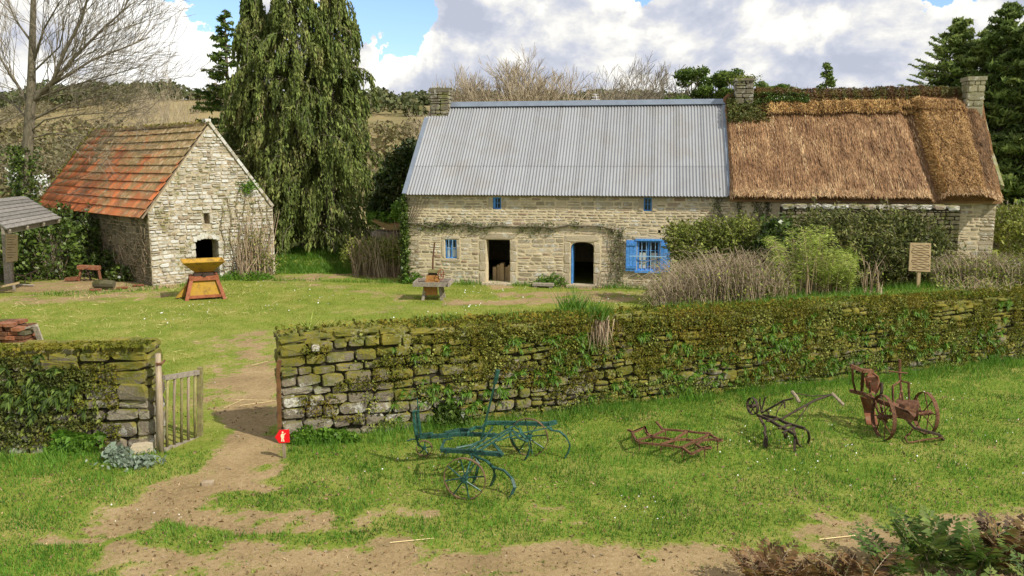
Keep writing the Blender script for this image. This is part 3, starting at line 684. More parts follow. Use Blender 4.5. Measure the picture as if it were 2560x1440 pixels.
n = 500; C = np.array(H(.5, 4.15, 8.13)) + (RS.rand(n, 3) - .5) * np.array([1.0, 1.1, .05]); V, Fc = leaves(C, .06, .05); o = npmesh('moss_on_chimney', V, Fc, G_moss, c1, rnd=RS.rand(n)); o['kind'] = 'stuff'
# windows
def window(r, name='window', bars=0, panes=(2, 2), shut=False, curtain=False, fw=.05, rec=.1, label=None, openL=False):
    a, b, c, d = r; m = MB(); cz, cu = (c + d) / 2, (a + b) / 2
    for uu in (a + fw / 2, b - fw / 2): m.box(H(uu, rec, cz), HU * fw / 2, HV * .03, UP * (d - c) / 2)
    for zz in (c + fw / 2, d - fw / 2): m.box(H(cu, rec - .002, zz), HU * (b - a) / 2, HV * .03, UP * fw / 2)
    for i in range(1, panes[0]): m.box(H(a + (b - a) * i / panes[0], rec + .004, cz), HU * (.035 if shut else .014), HV * .02, UP * (d - c) / 2)
    for i in range(1, panes[1]): m.box(H(cu, rec + .008, c + (d - c) * i / panes[1]), HU * (b - a) / 2, HV * .015, UP * .012)
    if openL: m.box(H(a + .055, rec - .04, cz), HU * .045, HV * .02, UP * (d - c) / 2.1)
    o = m.build(name, M_blue, house)
    if label: o['label'] = label
    for i in range(panes[0]):
        for k in range(panes[1]):
            g_ = MB(); g_.box(H(a + (b - a) * (i + .5) / panes[0], rec + .03, c + (d - c) * (k + .5) / panes[1]), HU * (b - a) / panes[0] / 2 * .98, HV * .003, UP * (d - c) / panes[1] / 2 * .98); g_.build('pane', M_glass, o)
    if curtain:
        for i in range(panes[0]):
            x0 = a + (b - a) * (i + .5) / panes[0]; g_ = MB(); g_.box(H(x0, rec + .022, c + (d - c) * .33), HU * (b - a) / panes[0] * .3, HV * .002, UP * (d - c) * .26); g_.build('curtain', M_curt, o)
    for i in range(bars):
        g_ = MB(); x = a + (b - a) * (i + 1) / (bars + 1); g_.tube([H(x, .0, c), H(x, .0, d)], .013, 5); g_.build('bar', M_blueb, o)
    return o
window(w1, label='small blue attic window, left', openL=True, panes=(2, 2)); window(w2, label='small blue attic window, right')
window(w3, bars=2, panes=(2, 2), curtain=True, label='barred blue window left of the doors')
o4 = window(w4, bars=4, panes=(2, 3), curtain=True, shut=True, fw=.07, rec=.05, label='large barred blue window with open shutters')
m = MB(); a, b, c, d = w4
m.box(H((a + b) / 2, -.05, d + .03), HU * ((b - a) / 2 + .08), HV * .05, UP * .035); m.box(H((a + b) / 2, -.06, c - .03), HU * ((b - a) / 2 + .08), HV * .07, UP * .045)
m.build('sill_and_head', M_blue, o4)
m = MB(); m.box(H((a + b) / 2, -.07, (c + d) / 2 - .02), HU * ((b - a) / 2 + .3), HV * .01, UP * .018); m.build('locking_bar', M_blueb, o4)
sw = .42
for s_, u_ in ((-1, a - sw / 2 - .02), (1, b + sw / 2 + .02)):
    m = MB(); nb = 3
    for i in range(nb): m.box(H(u_ - sw / 2 + sw * (i + .5) / nb, -.06 - .003 * (i % 2), (c + d) / 2), HU * (sw / nb / 2 - .004), HV * .016, UP * ((d - c) / 2 + .02))
    o = m.build('shutter', M_blue, o4)
    for zz in (c + .14, d - .14):
        m = MB(); m.box(H(u_, -.095, zz), HU * (sw / 2 - .015), HV * .014, UP * .055); m.build('ledge', M_blue, o4)
# door leaf glimpsed inside second door
m = MB(); m.box(H(d2[0] + .05, .5, 1.0), HU * .03, HV * .4, UP * .95); m.build('door_leaf', M_blue, house)['label'] = 'blue plank door standing open inside the arched doorway'
m = MB(); m.box(H((d1[0] + d1[1]) / 2, .0, .04), HU * .62, HV * .35, UP * .05); m.build('doorstep', M_dress, house)
m = MB(); m.box(H((d2[0] + d2[1]) / 2, -.02, .04), HU * .6, HV * .3, UP * .045); m.build('doorstep', M_dress, house)
for k in range(5):
    m = MB(); m.box(H((d1[0] + d1[1]) / 2 - .3 + .16 * k, 1.0 + .1 * (k % 2), .3 + .04 * (k % 3)), HU * .075, HV * .2, UP * (.3 + .04 * (k % 3)))
    prop(m.build('sack', M_board), ('leftmost', 'second', 'middle', 'fourth', 'rightmost')[k] + ' of the pale upright bundles dimly seen inside the left doorway', 'sack', 'bundles inside the left doorway')
# lean-to garden wall in front of the right half
aw = thing('garden_wall', H(17.6, -1.3, 0), 'rubble wall with white lichened coping stones against the right half of the farmhouse', 'stone wall')
AF = Frame(H(14.6, -1.15, 0), HU, UP, -HV); AL = 6.1
m = MB(); m.box(AF.p(AL / 2, 1.65, -.22), AF.u * AL / 2, AF.n * .2, UP * 1.65); m.build('wall_core', M_wallcore, aw)
lay(AF, courses(0, AL, 1.9, 3.22, (.12, .22), (.2, .5)), aw, M_barnside, .03, .12, .02, jit=.02)
lay(AF, [(x, 3.32 + random.uniform(-.02, .02), w_, .2) for x, w_ in [(k * .47 + .24, .42) for k in range(13)]], aw, M_barn, .03, .45, .04, name='coping_stone', tilt=4)

# ================================================================ barn
BO = Vector((-14.4, 32.5, 0)); BG = Vector((.72, .69, 0)).normalized(); BL = Vector((-.72, .69, 0)).normalized(); BN = Vector((BG.y, -BG.x, 0)); BS = -BG
BW, BLN, BE, BR = 5.35, 12.6, 2.95, 6.5
barn = thing('barn', BO + BG * 2.6 + BL * 5, 'small stone barn with mossy orange tiled roof and pale rubble gable', 'barn')
GF = Frame(BO, BG, UP, BN)
def gu(px, py):
    d = ray(px, py); t = (BO - Vector((0, 0, CH))).dot(BN) / d.dot(BN); P = Vector((0, 0, CH)) + d * t; return ((P - BO).dot(BG), P.z)
def slope_lim(z, ins=0.0):
    if z <= BE: return (0, BW)
    k = (z - BE) / (BR - BE) * BW / 2; return (k + ins, BW - k - ins)
dl, dr = gu(487, 600)[0], gu(545, 600)[0]; dz = gu(515, 597)[1]; n0, n1_ = gu(509, 545)[0], gu(523, 545)[0]; nz0, nz1 = gu(515, 560)[1], gu(515, 533)[1]
BOP = [(dl, dr, -.2, dz), (n0, n1_, nz0, nz1)]
m = MB(); pierced(m, GF, 0, BW, -.2, BE, .6, [BOP[0], BOP[1]])
m.prism([GF.p(0, BE), GF.p(BW, BE), GF.p(BW / 2, BR - .05)], -BN * .6)
gw = m.build('gable_wall', M_barncore, barn)
m = MB()                                                         # arch and niche back
zt = dz; arcp = [GF.p(dl, zt + .002, -.05), GF.p(dl, zt - .2, -.05)] + [GF.p(dl + (dr - dl) * (.5 - .5 * math.cos(math.pi * k / 10)), zt - .2 + .2 * math.sin(math.pi * k / 10), -.05) for k in range(1, 10)] + [GF.p(dr, zt - .2, -.05), GF.p(dr, zt + .002, -.05)]
m.prism(arcp[::-1], -BN * .5); m.box(GF.p((n0 + n1_) / 2, (nz0 + nz1) / 2, -.34), BG * .3, BN * .03, UP * .4); m.build('door_arch', M_barncore, barn)
br = courses(0, BW, 0, BE, (.10, .19), (.16, .42), [grow(BOP[0], .16, .14), grow(BOP[1], .06)], warp=.02) + courses(0, BW, BE, BR - .25, (.10, .18), (.15, .40), [grow(BOP[1], .06)], lim=lambda z: slope_lim(z, .02), warp=.0)
lay(GF, br, gw, M_barn, .03, .14, .025, 300, jit=.03, tilt=5)
dsb = []; z = .02
for hh in (.35, .3, .36, .3, .3, .3):
    if z + hh < dz: dsb += [(dl - .09, z + hh / 2, .22, hh), (dr + .09, z + hh / 2, .22, hh)]
    z += hh
for k in range(7): a_ = (k - 3) / 3.; dsb.append(((dl + dr) / 2 + a_ * (dr - dl) * .5, dz + .12 - .10 * a_ * a_, .19, .26))
dsb += [(n0 - .07, (nz0 + nz1) / 2, .14, nz1 - nz0), (n1_ + .07, (nz0 + nz1) / 2, .14, nz1 - nz0), ((n0 + n1_) / 2, nz1 + .07, .36, .15)]
lay(GF, dsb, gw, M_barn, .015, .2, .04, name='dressed_stone', jit=.01, tilt=2)
LF = Frame(BO + BL * BLN, -BL, UP, -BG)
m = MB(); m.box(BO + BL * BLN / 2 + BG * .3 + UP * (BE / 2 - .12), BL * (BLN / 2 - .02), BG * .29, UP * (BE / 2 + .02)); lw = m.build('side_wall', M_barncore, barn)
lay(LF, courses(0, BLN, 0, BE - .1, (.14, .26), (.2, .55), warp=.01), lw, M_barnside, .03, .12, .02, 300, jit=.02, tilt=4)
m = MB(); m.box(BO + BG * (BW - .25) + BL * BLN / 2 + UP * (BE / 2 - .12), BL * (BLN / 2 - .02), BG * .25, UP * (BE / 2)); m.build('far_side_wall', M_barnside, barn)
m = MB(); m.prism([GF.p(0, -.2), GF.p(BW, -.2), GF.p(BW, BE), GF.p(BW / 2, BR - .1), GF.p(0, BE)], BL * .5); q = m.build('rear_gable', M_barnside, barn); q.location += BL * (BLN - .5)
# coping of the right rake
cp0, cp1 = GF.p(BW, BE, 0), GF.p(BW / 2, BR, 0); cpd = (cp1 - cp0)
for k in range(12):
    c = cp0 + cpd * ((k + .5) / 12) - BN * .25 + UP * .03; m = MB(); m.box(c, cpd / 24 * .95, BN * .33, cpd.cross(BN).normalized() * .06); m.build('coping_stone', M_barn, barn)
m = MB(); m.box(GF.p(BW / 2, BR + .06, -.2), BG * .12, BN * .15, UP * .12); m.build('apex_stone', M_barn, barn)
# tiled slope
E0 = BO - BG * .28 + UP * (BE - .22); S0 = (BO + BG * BW / 2 + UP * BR) - E0; SBn = S0.normalized(); SBL = S0.length; TN = BL.cross(SBn).normalized()
if TN.z < 0: TN = -TN
m = MB(); m.box(E0 + S0 / 2 + BL * (BLN / 2 + .05) - TN * .06, BL * BLN / 2, SBn * (SBL / 2 - .03), TN * .03); roof = m.build('tiled_roof', M_wood, barn)
NR, NC = 11, 37; tw, tl = (BLN + .1) / NC, SBL / NR
prof = [(0, 0), (.12, .03), (.25, .035), (.4, .004), (.55, .0), (.68, .028), (.82, .033), (1.0, .002)]
vs = [-BL * 0 + BL * (x * tw * .985) + SBn * yy + TN * (zz + tt) for tt, yy in ((.07, -.03), (.012, tl * 1.02)) for x, zz in prof]; k8 = len(prof)
vs += [BL * (x * tw * .985) + SBn * -.03 + TN * (zz + .028) for x, zz in prof]
fs = [(i, i + 1, k8 + i + 1, k8 + i) for i in range(k8 - 1)] + [(2 * k8 + i, 2 * k8 + i + 1, i + 1, i) for i in range(k8 - 1)]
tme = bpy.data.meshes.new('roof_tile'); tme.from_pydata([tuple(v) for v in vs], [], fs); tme.materials.append(M_tile); tme.update()
cnt = 0; Vx, Fx, Rx = [], [], []
for c in range(NC):
    for r in range(NR):
        sag = -.05 * math.sin(math.pi * (c / NC)) * (1 if r > 6 else .5)
        p = E0 + BL * (c * tw - .02) + SBn * (r * tl + random.uniform(-.012, .012)) + TN * random.uniform(0, .012) + UP * sag
        if cnt < 300: link('roof_tile', tme, roof, p); cnt += 1
        else:
            b0 = len(Vx); Vx += [tuple(Vector(v) + p) for v in vs]; Fx += [tuple(i + b0 for i in f) for f in fs]; Rx += [random.random()] * len(fs)
o = npmesh('roof_tile_infill', Vx, Fx, M_tile, roof, rnd=Rx); o['kind'] = 'stuff'
for k in range(28):
    a_ = E0 + S0 + BL * (k * BLN / 28) + UP * random.uniform(.0, .02); m = MB(); m.cur = 0
    pr = [(-.16, -.10), (-.12, .0), (0, .06), (.12, .0), (.16, -.10)]
    v2 = [a_ + BL * x + BG * g2 + UP * z2 for x in (0, BLN / 28 + .04) for g2, z2 in pr]; m.add(v2, [(i, i + 1, 5 + i + 1, 5 + i) for i in range(4)]); m.build('ridge_tile', M_tile, roof)
m = MB(); bo = BG * (BW / 2 + .28); m.box(E0 + S0 + bo / 2 - UP * (BR - BE + .22) / 2, BL * 0 + BL * .01, bo / 2, UP * .01)
m = MB(); e1 = BO + BG * (BW + .1) + UP * (BE - .05); s1 = (E0 + S0) - e1; m.box(e1 + s1 / 2 + BL * (BLN / 2 + .3) - UP * .1, BL * (BLN / 2 - .3), s1 / 2 * .98, UP * .03); m.build('far_roof_slope', M_tile, barn)
n = 900; t_ = RS.rand(n); C = np.array(E0 + BL * BLN)[None, :] + np.outer(t_, np.array(S0)) + RS.normal(size=(n, 3)) * .05 + np.array(TN) * .06; V, Fc = leaves(C, .1, .07); o = npmesh('verge_moss', V, Fc, G_moss, roof, rnd=RS.rand(n)); o['kind'] = 'stuff'
n = 1300; t_ = RS.rand(n); C = np.array(E0 + S0)[None, :] + np.outer(t_ * BLN, np.array(BL)) + RS.normal(size=(n, 3)) * np.array([.08, .08, .03]) + np.array([0, 0, .03]); V, Fc = leaves(C, .09, .06); o = npmesh('ridge_moss', V, Fc, G_moss, roof, rnd=RS.rand(n)); o['kind'] = 'stuff'

# ================================================================ dry stone walls
def drywall(name, label, A, B, htop, th, hr, wr, endA=False, endB=False, big=1.6, nmax=300):
    A, B = Vector(A), Vector(B); u = (B - A).normalized(); L = (B - A).length; n = Vector((u.y, -u.x, 0)); t = thing(name, (A + B) / 2, label, 'stone wall')
    K = 24; m = MB()
    for k in range(K):                           # earthy core following the falling top
        a, b = L * k / K, L * (k + 1) / K; h = min(htop(a), htop(b)) - .12
        m.box(A + u * (a + b) / 2 - n * (th / 2) + UP * (h / 2 - .1), u * (b - a) / 2, n * (th / 2 - .06), UP * (h / 2 + .1))
    core = m.build('earth_core', M_wallcore, t)
    fr = Frame(A, u, UP, n); rc = []; a = 0.0; z = -.05
    hmax = max(htop(0), htop(L))
    while z < hmax:
        h = random.uniform(*hr); uu = 0.0
        while uu < L:
            near = big if uu < 3.2 and endA or (L - uu) < 2.0 and endB else 1.0
            w_ = random.uniform(*wr) * near
            if uu + w_ > L - .12: w_ = L - uu
            lo, hi = z / hmax * htop(uu + w_ / 2), (z + h) / hmax * htop(uu + w_ / 2)
            hi = min(hi, htop(uu + w_ / 2)); cz = (lo + hi) / 2 + .035 * math.sin(uu * 1.7 + z * 3) * (z > .1)
            hh = hi - lo
            if hh > .05:
                hh *= random.uniform(.86, 1.06); cz += random.uniform(-.015, .015)
                if near == 1.0 and hh > hr[1] * .6 and random.random() < .5: rc += [(uu + w_ / 2, cz - hh / 4, w_, hh / 2), (uu + w_ / 2, cz + hh / 4, w_, hh / 2)]
                else: rc.append((uu + w_ / 2, cz, w_, hh))
            uu += w_
        z += h
    lay(fr, rc, t, M_wall, .022, .3, .03, nmax, jit=.045, tilt=5)
    for flag, P, un, nn in ((endA, A - n * th, n, -u), (endB, B, -n, u)):
        if flag:
            f2 = Frame(P, un, UP, nn); hh = htop(0 if nn.dot(u) < 0 else L); lay(f2, courses(0, th, -.05, hh, hr, (.25, .6)), t, M_wall, .02, .25, .03, 60, jit=.03, name='end_stone')
    tr = []; uu = 0.0; tf = Frame(A + UP * 0, u, -n, UP)
    while uu < L:
        w_ = min(random.uniform(.3, .6), max(L - uu, .1)); k = random.uniform(.4, .6)
        for c, ww in ((k / 2 * th, k * th), (th * (1 + k) / 2, (1 - k) * th)): tr.append((uu + w_ / 2, c, w_, ww))
        uu += w_
    vs_ = []
    for (a_, c_, w_, ww) in tr:
        f3 = Frame(A + UP * (htop(a_) + .02), u, -n, UP); lay(f3, [(a_, c_, w_, ww)], t, M_wall, .02, .2, .0, 1, jit=.03, name='top_stone')
    return t, fr, L
rw, RF, RL = drywall('dry_stone_wall', 'long mossy dry stone wall crossing the picture to the right of the gate', WA, WA + WD * 20.5, lambda a: 1.93 - .018 * a + .05 * math.sin(a * 1.1), .62, (.13, .25), (.2, .46), endA=True, big=1.25)
LA, LB = Vector((-14.5, 13.5, 0)), Vector((-6.25, 13.68, 0))
lwall, LFr, LL_ = drywall('dry_stone_wall', 'shorter mossy dry stone wall on the left, ending in big blocks at the wooden gate', LA, LB, lambda a: 1.62 + .03 * a + (.0), .6, (.18, .32), (.25, .5), endB=True)

lay(RF, [(.62, 1.70, .15, .14)], rw, M_barn, .01, .1, .09, 5, name='pale_stone', jit=0, tilt=8)
# ================================================================ gate
gp = W(400, 1132); m = MB(); post = thing('gate', gp, 'open weathered wooden picket gate hung at the left wall', 'gate')
def P3(px, py, base):           # point above the ground place 'base' at the same distance
    return PY(px, py, base.y)
m.tube([gp - UP * .1, P3(399, 1010, gp), P3(395, 884, gp)], [.062, .058, .045], 8); m.build('gate_post', M_wood, post, smooth=True)
ge = Vector((-5.62, 14.35, 0)); gtl, gbl = P3(410, 945, gp), P3(408, 1126, gp); gtr, gbr = PY(500, 930, ge.y), PY(500, 1092, ge.y)
m = MB(); m.bar(PY(500, 1092, ge.y) - UP * .03, PY(500, 918, ge.y), .085, .085, up=(1, 0, 0)); m.build('gate_stile', M_woodm, post)
m = MB(); m.bar(gtl, gtr + UP * .0, .06, .08); m.build('top_rail', M_woodh, post)
m = MB(); m.bar(gbl, gbr - UP * .03, .06, .08); m.build('bottom_rail', M_woodh, post)
for k in range(5):
    f_ = .10 + .19 * k; a_, b_ = gbl.lerp(gbr, f_), gtl.lerp(gtr, f_); m = MB(); j = Vector((random.uniform(-.02, .02), 0, 0)); m.tube([a_ - UP * .02, (a_ + b_) / 2 + j, b_ + UP * .02], [.026, .022, .026], 6); m.build('picket', M_wood if k % 2 else M_woodm, post, smooth=True)
m = MB(); pp = P3(392, 905, gp); m.tube([pp + Vector((0, .1, 0)), pp + Vector((.03, -.08, -.02)), pp + Vector((.09, -.02, -.02)), pp + Vector((.09, .1, 0))], .022, 6); m.build('hinge_strap', M_rust, post)
ep = Vector((-4.15, 14.08, 0)); m = MB(); m.bar(ep - UP * .05, ep + UP * 1.42 + Vector((.03, 0, 0)), .05, .12, up=(0, 1, 0)); m.bar(ep + Vector((.035, -.02, 1.40)), ep + Vector((.06, -.02, 1.52)), .07, .06, up=(0, 1, 0))
o = m.build('gate_jamb_post', M_jamb); prop(o, 'thin brown wooden slam post fixed to the end of the long wall', 'post')

# ================================================================ red waymark sign
sp = W(712, 1145); sg_ = thing('waymark_sign', sp, 'small red arrow sign with pale hiker figure on a short stake', 'sign')
m = MB(); m.bar(sp - UP * .05, PY(708, 1100, sp.y), .05, .035, up=(0, 1, 0)); m.build('stake', M_wood, sg_)
c0 = sp.y - .03; ol = [PY(x, y, c0) for x, y in ((687, 1093), (698, 1076), (722, 1074), (724, 1106), (698, 1108))]; m = MB(); m.prism(ol[::-1], Vector((0, .02, 0))); m.build('arrow_plate', M_signred, sg_)
def flat(pts, d): return [PY(x, y, c0 - d) for x, y in pts]
m = MB()
for pts in ([(704.5, 1079.5), (706.5, 1078.5), (708.5, 1080), (708.5, 1083), (706.5, 1084.5), (704.5, 1083)], [(703, 1085), (709, 1085), (710.5, 1093), (709, 1096), (703.5, 1096), (701.5, 1090)], [(703.5, 1096), (706.5, 1096), (706, 1104), (703, 1104)], [(706.8, 1096), (709, 1096), (711, 1104), (708, 1104)], [(709.5, 1086), (713, 1082.5), (714, 1083.5), (710, 1089)]):
    m.prism(flat(pts, .004)[::-1], Vector((0, .003, 0)))
m.build('hiker_figure', M_signcream, sg_)
# ================================================================ farm implements
def wheel(name, c, r, axis, parent, spokes=8, mat=M_green, rimmat=M_tread, rw_=.045, hub=.05, hubl=.13, sr=.012, label=None):
    c = Vector(c); ax = Vector(axis).normalized(); x = ax.cross(UP).normalized(); y = x.cross(ax); m = MB(); n = 28; vs = []
    for i in range(n):
        a = 2 * math.pi * i / n; d = x * math.cos(a) + y * math.sin(a)
        for rr, o_ in ((r, -.5), (r, .5), (r - .012, .5), (r - .012, -.5)): vs.append(c + d * rr + ax * rw_ * o_)
    fs = [(i * 4 + k, i * 4 + (k + 1) % 4, ((i + 1) % n) * 4 + (k + 1) % 4, ((i + 1) % n) * 4 + k) for i in range(n) for k in range(4)]
    m.add(vs, fs); o = m.build(name, rimmat, parent)
    if label: o['label'] = label
    m = MB(); m.tube([c - ax * hubl / 2, c + ax * hubl / 2], hub, 10); m.tube([c - ax * hubl * .7, c + ax * hubl * .7], hub * .5, 8); m.build('hub', mat, o)
    for k in range(spokes):
        a = 2 * math.pi * k / spokes + .2; d = x * math.cos(a) + y * math.sin(a); m = MB(); s_ = (-1) ** k * hubl * .3
        m.tube([c + ax * s_ + d * hub * .7, c + d * (r - .01)], sr, 5); m.build('spoke', mat, o)
    return o
def poly(px, z, rr, mat, name, parent, flat_=None, n=6, label=None):      # px: list of (x, y[, z]) photo places at height z
    rr = rr * 1.3; flat_ = tuple(q_ * 1.3 for q_ in flat_) if flat_ else None
    pts = [W(p[0], p[1], p[2] if len(p) > 2 else z) for p in px]; m = MB()
    if flat_:
        for a, b in zip(pts, pts[1:]): m.bar(a, b + (b - a).normalized() * .008, flat_[0], flat_[1])
    else: m.tube(pts, rr, n)
    o = m.build(name, mat, parent)
    if label: o['label'] = label
    return o
# green cultivator
cc = Vector((-.21, 12.52, 0)); cu = thing('cultivator', cc, 'green painted wheeled spring-tine cultivator with tall lever standing in the grass', 'cultivator')
axs = Vector((.45, .89, 0)).normalized(); fwd = Vector((-.89, .45, 0)).normalized()
wheel('wheel', W(1162, 1247) + UP * .315, .325, axs + fwd * .25, cu, 8); wheel('wheel', W(1322, 1139) + UP * .33, .335, axs + fwd * .2, cu, 8)
wheel('wheel', W(1061, 1140) + UP * .14, .14, axs + fwd * .5, cu, 5, rw_=.05, hub=.03, hubl=.08, label='small front guide wheel')
Z = .52
poly([(1050, 1092), (1095, 1090), (1150, 1085), (1200, 1086), (1243, 1089)], Z, 0, M_green, 'main_beam', cu, (.05, .045))
poly([(1112, 1084), (1150, 1075), (1170, 1076)], Z + .02, 0, M_green, 'brace', cu, (.03, .05))
poly([(1170, 1086), (1175, 1074), (1190, 1068), (1204, 1070), (1216, 1058), (1245, 1056)], Z + .03, 0, M_green, 'curved_brace', cu, (.025, .035))
poly([(1216, 1057), (1300, 1058), (1370, 1060), (1390, 1055)], Z, 0, M_green, 'far_beam', cu, (.045, .05))
poly([(1102, 1125), (1160, 1128), (1255, 1136)], Z - .02, 0, M_green, 'near_beam', cu, (.045, .05))
poly([(1102, 1124), (1112, 1100), (1130, 1096)], Z, 0, M_green, 'cross_strap', cu, (.03, .012))
poly([(1180, 1126), (1225, 1100), (1282, 1066)], Z + .03, 0, M_green, 'cross_strap', cu, (.03, .012))
poly([(1200, 1126), (1250, 1094), (1280, 1074), (1298, 1096), (1318, 1104)], Z + .04, 0, M_green, 'cross_strap', cu, (.03, .012))
poly([(1240, 1103), (1300, 1084), (1378, 1068)], Z + .05, 0, M_green, 'cross_strap', cu, (.022, .01))
poly([(1232, 1106), (1256, 1136)], Z, 0, M_green, 'cross_strap', cu, (.04, .012))
poly([(1165, 1126), (1210, 1098), (1232, 1068)], Z + .02, 0, M_green, 'cross_strap', cu, (.025, .012))
poly([(1140, 1120), (1180, 1112), (1200, 1104)], Z - .03, .014, M_green, 'tie_rod', cu)
m = MB(); lb, lt = W(1203, 1100, .45), PY(1245, 925, 12.75); m.bar(lb, lt, .065, .03, up=(1, 0, 0)); m.tube([lb.lerp(lt, .82), lt], .035, 6); m.build('lever', M_dkiron if False else M_green, cu)['label'] = 'tall upright hand lever'
fy = W(1046, 1098, .45).y; m = MB()
for a, b, r_ in (((1040, 1092), (1033, 1030), .024), ((1052, 1090), (1044, 1028), .024), ((1046, 1100), (1040, 1030), .012)): m.tube([PY(a[0], a[1], fy), PY(b[0], b[1], fy)], r_, 6)
m.tube([PY(1031, 1029, fy), PY(1049, 1027, fy)], .02, 6); m.tube([PY(1046, 1028, fy), PY(1043, 995, fy)], .01, 6); m.build('steering_column', M_green, cu)
m = MB(); m.tube([PY(1040, 1092, fy), PY(1046, 1112, fy), W(1058, 1140) + UP * .14], .018, 6); m.tube([PY(1018, 1102, fy), PY(1030, 1098, fy), PY(1046, 1098, fy)], .014, 6); m.build('front_fork', M_green, cu)
m = MB(); m.bar(PY(1046, 1090, fy), PY(1080, 1086, fy - .1), .09, .06); m.build('clamp_block', M_green, cu)
for pts in ([(1182, 1136, .48), (1200, 1146, .44), (1216, 1152, .42), (1232, 1168, .38), (1260, 1176, .36), (1280, 1196, .26), (1287, 1218, .16), (1280, 1234, .08), (1270, 1246, 0)],
            [(1226, 1158, .44), (1234, 1172, .34), (1237, 1190, .22), (1232, 1204, .10), (1226, 1216, 0)],
            [(1370, 1066, .52), (1380, 1076, .48), (1398, 1078, .46), (1415, 1092, .38), (1425, 1112, .24), (1420, 1132, .10), (1411, 1146, 0)],
            [(1298, 1070, .50), (1306, 1088, .44), (1320, 1102, .36), (1324, 1122, .22), (1318, 1140, .10), (1311, 1152, 0)],
            [(1275, 1078, .50), (1278, 1096, .38), (1285, 1112, .24), (1295, 1124, .1), (1302, 1136, 0)],
            [(1190, 1140, .46), (1196, 1160, .36), (1192, 1180, .22), (1186, 1200, .06), (1182, 1208, 0)]):
    poly(pts, 0, 0, M_green, 'spring_tine', cu, (.036, .014))
for a in ((1122, 1088), (1180, 1087), (1235, 1088), (1118, 1128), (1176, 1129), (1262, 1060), (1290, 1060)):
    p = W(*a, Z); m = MB(); m.tube([p - UP * .06 - axs * .03, p + UP * .05 - axs * .03, p + UP * .05 + axs * .03, p - UP * .06 + axs * .03], .007, 5); m.build('u_bolt', M_green, cu)
m = MB(); m.tube([W(1162, 1247) + UP * .315, W(1180, 1142, .45), W(1172, 1128, .5)], .016, 6); m.tube([W(1322, 1139) + UP * .33, W(1262, 1070, .42), W(1262, 1062, .5)], .016, 6); m.build('crank_axle', M_green, cu)

# zig-zag harrow
ha = thing('harrow', W(1690, 1105), 'low rusty zig-zag harrow frame lying on the grass', 'harrow'); Z = .20
q = lambda pts, *a: poly([(1540 + x / 2.977, 880 + y / 2.977) for x, y in pts], Z, .0, M_rust, *a)
for pts in ([(120, 600), (215, 560), (240, 620), (270, 632), (360, 640), (430, 655), (520, 650), (590, 660)], [(150, 660), (175, 675), (250, 682), (335, 690), (420, 700), (495, 712), (560, 760)],
            [(120, 600), (150, 660), (270, 625), (370, 580)], [(330, 690), (430, 655), (530, 590)], [(495, 710), (590, 660), (640, 640), (700, 610)], [(215, 555), (225, 600), (270, 628)],
            [(300, 520), (345, 575), (440, 582), (530, 590), (600, 600), (690, 605), (740, 640), (790, 660)], [(560, 760), (640, 722), (700, 705), (645, 720), (600, 690), (640, 660), (690, 650), (790, 655)], [(90, 580), (130, 595), (215, 560)]):
    q(pts, 'frame_bar', ha, (.026, .026))
for x, y in ((175, 672), (335, 690), (495, 712), (275, 632), (432, 655), (590, 662), (370, 585), (530, 592), (688, 612), (660, 720), (758, 665), (120, 600)):
    p = W(1540 + x / 2.977, 880 + y / 2.977, Z); m = MB(); m.tube([p + UP * .03, p - UP * .19], [.015, .006], 5); m.build('tooth', M_rust, ha)
for x, y in ((765, 658), (680, 712)):
    p = W(1540 + x / 2.977, 880 + y / 2.977, Z); m = MB(); m.tube([p + Vector((math.cos(a) * .07, math.sin(a) * .05, 0)) for a in [2 * math.pi * k / 10 for k in range(11)]], .012, 5); m.build('hook_ring', M_rust, ha)

# horse hoe with two handles
ho = thing('horse_hoe', W(1950, 1095), 'dark rusty hand-guided horse hoe with two wooden grips', 'horse hoe')
def q2(pts, z0, rad, mat, name, par, **k): return poly([(1540 + p[0] / 2.977, 880 + p[1] / 2.977) + ((p[2],) if len(p) > 2 else ()) for p in pts], z0, rad, mat, name, par, **k)
q2([(1080, 455, .42), (1180, 400, .6), (1250, 360, .72), (1320, 345, .78)], 0, .014, M_dkiron, 'handle', ho); q2([(1230, 500, .42), (1350, 430, .58), (1480, 360, .72), (1600, 318, .8)], 0, .016, M_dkiron, 'handle', ho)
q2([(1310, 295, .86), (1340, 330, .82), (1365, 375, .74)], 0, .022, M_wood, 'grip', ho); q2([(1610, 310, .84), (1650, 350, .78), (1695, 395, .7)], 0, .022, M_wood, 'grip', ho)
q2([(1330, 305, .84), (1460, 330, .78), (1600, 318, .8)], 0, .008, M_dkiron, 'cross_rod', ho)
q2([(1250, 365, .7), (1200, 440, .55), (1190, 490, .42)], 0, .010, M_dkiron, 'strut', ho); q2([(1430, 400, .62), (1370, 480, .5), (1330, 530, .38)], 0, .008, M_dkiron, 'strut', ho); q2([(1250, 365, .72), (1258, 420, .6)], 0, .012, M_dkiron, 'strut', ho)
q2([(1050, 470), (1130, 500), (1230, 560), (1330, 612)], .40, 0, M_dkiron, 'beam', ho, flat_=(.03, .035)); q2([(1090, 470), (1190, 490), (1270, 530), (1400, 568)], .40, 0, M_dkiron, 'beam', ho, flat_=(.03, .035))
q2([(1120, 515), (1200, 500)], .41, 0, M_dkiron, 'cross_bar', ho, flat_=(.03, .02)); q2([(1210, 570), (1300, 540)], .41, 0, M_dkiron, 'cross_bar', ho, flat_=(.03, .02)); q2([(1240, 600), (1330, 560)], .41, 0, M_dkiron, 'cross_bar', ho, flat_=(.03, .02))
